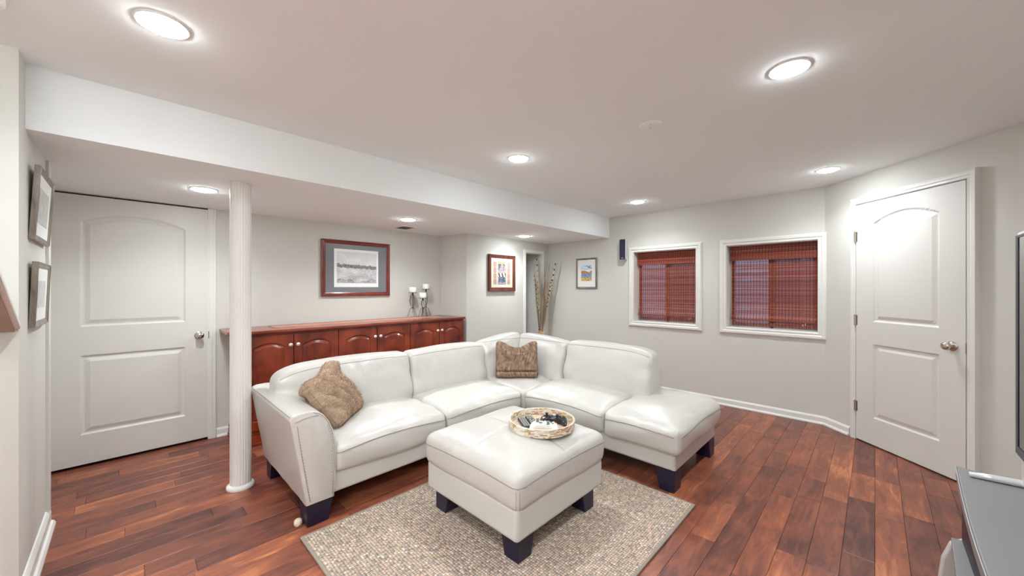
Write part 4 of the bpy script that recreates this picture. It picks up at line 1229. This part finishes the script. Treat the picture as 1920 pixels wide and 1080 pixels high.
def art_water(t, w, h, fw, y):
    MB().box(fw+0.001,w-fw-0.001,y-0.003,y-0.0005,fw+0.001,h-fw-0.001).build('mount_board', M['mat_white'], t)
    def fn(a, b):
        n_ = fbm((a*8,b*9,0), 1.2, 6)
        if b > 0.72:
            for (x0_,z0_,x1_,z1_) in ((0.5,0.98,0.75,0.86),(0.75,0.86,1.0,0.80),(0.75,0.86,0.9,0.99)):
                dx, dz = x1_-x0_, z1_-z0_; q = ((a-x0_)*dx+(b-z0_)*dz)/(dx*dx+dz*dz)
                if 0 <= q <= 1 and math.hypot(a-x0_-q*dx, (b-z0_-q*dz)*1.5) < 0.03: return srgb(70,76,90)
            return srgb(190,212,236) if n_ > -0.1 else srgb(226,234,242)
        if b > 0.46:
            if b > 0.64+0.05*math.sin(a*7): return srgb(240,240,238)
            return srgb(184,134,110) if n_ > 0.05 else (srgb(110,84,74) if n_ > -0.15 else srgb(214,180,150))
        if b > 0.22: return srgb(110,140,186) if n_ > 0.0 else (srgb(160,184,214) if n_ > -0.25 else srgb(60,84,130))
        return srgb(226,190,110) if n_ > -0.05 else (srgb(190,150,80) if n_ > -0.3 else srgb(90,84,70))
    printed('watercolour', t, 0.085, 0.262, 0.110, 0.335, y-0.003, 36, 44, fn)
picture('small watercolour landscape in a pewter frame left of the wall speaker', (XW-0.001,3.175,1.302), -PI/2, 0.345, 0.440, 0.024, 0.022, M['frame_pewter'], M['mat_white'], art_water)

def art_pale(seed):
    def f(t, w, h, fw, y):
        MB().box(fw+0.001,w-fw-0.001,y-0.003,y-0.0005,fw+0.001,h-fw-0.001).build('mount_board', M['mat_white'], t)
        def fn(a, b):
            v = fbm((a*4,b*4,0), 1.2, seed); return srgb(206+20*v, 206+16*v, 204+10*v)
        printed('print_image', t, fw+0.06, w-fw-0.06, fw+0.06, h-fw-0.06, y-0.003, 24, 24, fn)
    return f
picture('upper of the two bronze framed pictures on the narrow left wall', (XL-0.011,2.70,1.530), PI/2, 0.46, 0.335, 0.026, 0.020, M['frame_bronze'], M['mat_white'], art_pale(2), tilt=math.radians(3))
picture('lower of the two bronze framed pictures on the narrow left wall', (XL-0.011,2.70,1.130), PI/2, 0.40, 0.300, 0.026, 0.020, M['frame_bronze'], M['mat_white'], art_pale(8), tilt=math.radians(2))

# ------------------------------------------------------------------ wall speaker
sp = thing('wall_speaker', 'small dark navy and silver speaker high on the wall beside the left window', 'speaker', (XW,2.400,1.685))
M['navy'] = bump(mat('speaker_cloth', srgb(38,36,66), 0.7), 900, 0.4, 0.001)
wp(MB().prism([(4.640,2.368),(4.640,2.436),(4.586,2.446),(4.586,2.358)], 1.69, 1.953), 'speaker_body', M['silver'], sp, bevel=0.004)
wp(MB().box(4.574,4.586,2.362,2.442,1.688,1.955), 'speaker_grille', M['navy'], sp, bevel=0.004)
wp(MB().box(4.640,4.660,2.385,2.420,1.78,1.86), 'wall_bracket', M['tv_bezel'], sp)
wp(MB().box(4.5725,4.5745,2.388,2.414,1.703,1.708), 'name_badge', M['silver'], sp)

# ------------------------------------------------------------------ vase with dried stems
vx, vy = 4.385, 3.640
va = thing('floor_vase', 'tall tan floor vase of dried spotted canes and twigs in front of the niche', 'vase', (vx,vy,0))
MB().lathe([(0.045,0.0),(0.065,0.01),(0.085,0.20),(0.080,0.36),(0.050,0.50),(0.034,0.57),(0.032,0.63),(0.042,0.665),(0.038,0.665),(0.026,0.63),(0.001,0.60)], 36).build('vase_body', mat('tan_ceramic', srgb(196,160,122), 0.5), va, smooth=True, auto=60)
raf = MB()
for k in range(5): raf.tube([( (0.037+0.002*math.sin(3*a+k))*math.cos(a), (0.037+0.002*math.sin(3*a+k))*math.sin(a), 0.615+k*0.008+0.003*math.sin(2*a)) for a in [2*PI*i/20 for i in range(20)]], 0.0035, 6, closed=True)
raf.tube([(-0.02,-0.035,0.63),(0.03,-0.06,0.65),(0.075,-0.05,0.67)], 0.003, 6); raf.tube([(-0.02,-0.035,0.63),(0.0,-0.06,0.60),(0.02,-0.07,0.57)], 0.003, 6)
raf.build('raffia_tie', mat('raffia', srgb(222,190,146), 0.8), va, smooth=True)
def cane(top, bend, r, spotted, name, base=(0,0,0.62), curl=0.0):
    b = Vector(base); t_ = Vector(top); n_ = 40 if spotted else 16; pts = []
    side = Vector((t_-b)).cross(Vector((0,0,1))); side = side.normalized() if side.length > 1e-6 else Vector((1,0,0))
    for i in range(n_+1):
        f = i/n_; p = b.lerp(t_, f) + side*bend*math.sin(PI*f)
        p += Vector((math.sin(f*9+bend*90), math.cos(f*7+bend*50), 0))*curl*f
        pts.append(p)
    if spotted:
        ra = [r*(0.72+0.28*math.sin(i*1.9))*(1-0.35*(i/n_)) for i in range(n_+1)]
        cf = lambda q: srgb(54,38,30) if q % 3 == 0 else srgb(222,204,172)
    else:
        ra = [r*(1-0.6*i/n_) for i in range(n_+1)]; c_ = srgb(*random.choice([(162,144,122),(132,112,92),(184,168,144),(104,84,68),(200,184,160)])); cf = lambda q: c_
    MB().tube(pts, ra, 7, col=cf).build(name, M['cane'], va, smooth=True)
# direction across the picture is roughly (+0.7,-0.7); keep the bundle between jamb and right wall
def sp_(a, zz, back=0.0): return (0.70*a+0.3*back, -0.72*a+0.3*back, zz)
cane(sp_(-0.060,1.755,0.05), 0.02, 0.0185, True, 'spotted_cane', sp_(-0.02,0.62))
cane(sp_(0.215,1.680,-0.10), -0.03, 0.0185, True, 'spotted_cane', sp_(0.01,0.62))
cane(sp_(-0.095,1.50,0.15), 0.012, 0.016, True, 'spotted_cane', sp_(-0.02,0.60))
cane(sp_(0.150,1.40,-0.05), -0.02, 0.016, True, 'spotted_cane', sp_(0.015,0.60))
for i in range(70):
    a = random.uniform(-0.12,0.20); zz = random.uniform(1.28,1.72)
    cane(sp_(a, zz, random.uniform(-0.25,0.2)), random.uniform(-0.02,0.02), random.uniform(0.0028,0.0055), False, 'dried_twig', sp_(a*0.12,0.60,random.uniform(-0.05,0.05)), random.uniform(0.003,0.016))
dk = MB()
for i in range(12):
    a = random.uniform(-0.03,0.03); dk.tube([sp_(a*0.6,0.60),sp_(a,0.80,a),sp_(a*1.4,random.uniform(0.92,1.02),a)], [0.006,0.006,0.002], 6)
dk.build('dark_stalks', mat('dark_stalk', srgb(70,46,36), 0.8), va, smooth=True)

# ------------------------------------------------------------------ television and stand at the right edge
tvs = thing('television_stand', 'grey topped media stand with bowed front at the lower right corner', 'tv stand', (1.35,-0.45,0))
fr = []
nseg = 24
for i in range(nseg+1):
    f = i/nseg; x = 2.245-1.79*f; fr.append((x, -0.226+0.034*math.sin(PI*f)))
tp = fr + [(0.455,-0.72),(2.17,-0.72),(2.205,-0.42),(2.235,-0.26)]
wp(MB().prism(tp, 0.572, 0.620), 'stand_top', M['grey_top'], tvs, bevel=0.006, seg=3)
wp(MB().box(0.50,2.238,-0.70,-0.240,0.338,0.572), 'stand_cavity', M['navy_leg'], tvs, bevel=0.004)
lw = [(x, y+0.012) for x,y in fr] + [(0.455,-0.71),(2.238,-0.71)]
wp(MB().prism(lw, 0.315, 0.338), 'lower_shelf', M['grey_top'], tvs, bevel=0.004)
wp(MB().prism([(2.19,-0.70),(0.52,-0.70),(0.52,-0.30),(2.19,-0.30)], 0.02, 0.315), 'stand_base', M['tv_bezel'], tvs, bevel=0.004)
pan = MB(); vs = []; fs = []
cr = [(2.236,-0.262),(2.262,-0.262),(2.262,-0.60),(2.236,-0.60)]
pan.prism([(-0.60,0.0),(-0.185,0.0),(-0.180,0.14),(-0.190,0.24),(-0.212,0.310),(-0.250,0.338),(-0.60,0.345)], 2.248, 2.276, axis='x')
wp(pan, 'end_panel', M['silver'], tvs, bevel=0.008, seg=3)
wp(MB().tube([(x, y+0.001, 0.6200) for x,y in fr], 0.0012, 6), 'edge_trim', M['silver'], tvs, smooth=True)

tv = thing('television', 'flat television with thin silver edge and black bezel, edge on at the right border', 'television', (1.5,-0.36,0.620))
X1, X0, TY_, Z0, Z1 = 2.158, 0.80, -0.350, 0.728, 1.502
wp(MB().box(X0,X1,TY_-0.045,TY_-0.006,Z0,Z1), 'tv_shell', M['silver'], tv, bevel=0.004)
MBb = MB(); b_ = 0.034
MBb.box(X0+0.006,X0+b_,TY_-0.006,TY_-0.001,Z0+0.012,Z1-0.012); MBb.box(X1-b_,X1-0.006,TY_-0.006,TY_-0.001,Z0+0.012,Z1-0.012)
MBb.box(X0+b_,X1-b_,TY_-0.006,TY_-0.001,Z0+0.012,Z0+0.04); MBb.box(X0+b_,X1-b_,TY_-0.006,TY_-0.001,Z1-0.02,Z1-0.012)
wp(MBb, 'bezel', M['tv_bezel'], tv)
wp(MB().box(X0+b_,X1-b_,TY_-0.006,TY_-0.003,Z0+0.04,Z1-0.02), 'screen', M['tv_black'], tv)
for xx in (2.150, 0.86):
    mb = MB(); mb.tube([(xx-0.004,-0.248,0.630),(xx+0.002,-0.30,0.632),(xx+0.008,-0.40,0.634),(xx,-0.50,0.631)], [0.009,0.012,0.013,0.009], 10)
    wp(mb, 'foot', M['silver'], tv, smooth=True)
    wp(MB().box(xx-0.03,xx-0.004,TY_-0.035,TY_-0.012,0.632,Z0+0.01), 'foot_post', M['silver'], tv, bevel=0.003)

# ------------------------------------------------------------------ two unseen uplighters, added behind the camera to brighten the ceiling
for (lx, ly, lab) in ((-0.85, -0.52, 'added fill uplighter standing unseen behind the camera'), (-1.80, -0.50, 'added fill uplighter standing unseen in the corner behind the camera')):
    t = thing('fill_uplighter', lab, 'added fill lamp', (lx,ly,0))
    MB().lathe([(0.13,0),(0.13,0.012),(0.02,0.03)], 28).build('lamp_base', M['iron'], t, smooth=True, auto=40)
    MB().tube([(0,0,0.02),(0,0,1.70)], 0.011, 12).build('lamp_pole', M['iron'], t, smooth=True)
    MB().lathe([(0.02,1.70),(0.10,1.72),(0.17,1.78),(0.18,1.80),(0.172,1.80),(0.09,1.735),(0.001,1.725)], 36).build('lamp_shade', M['silver'], t, smooth=True, auto=60)
    MB().lathe([(0.125,1.772),(0.125,1.776),(0.001,1.777)], 28).build('lamp_bulb', M['fill_uplight'], t)
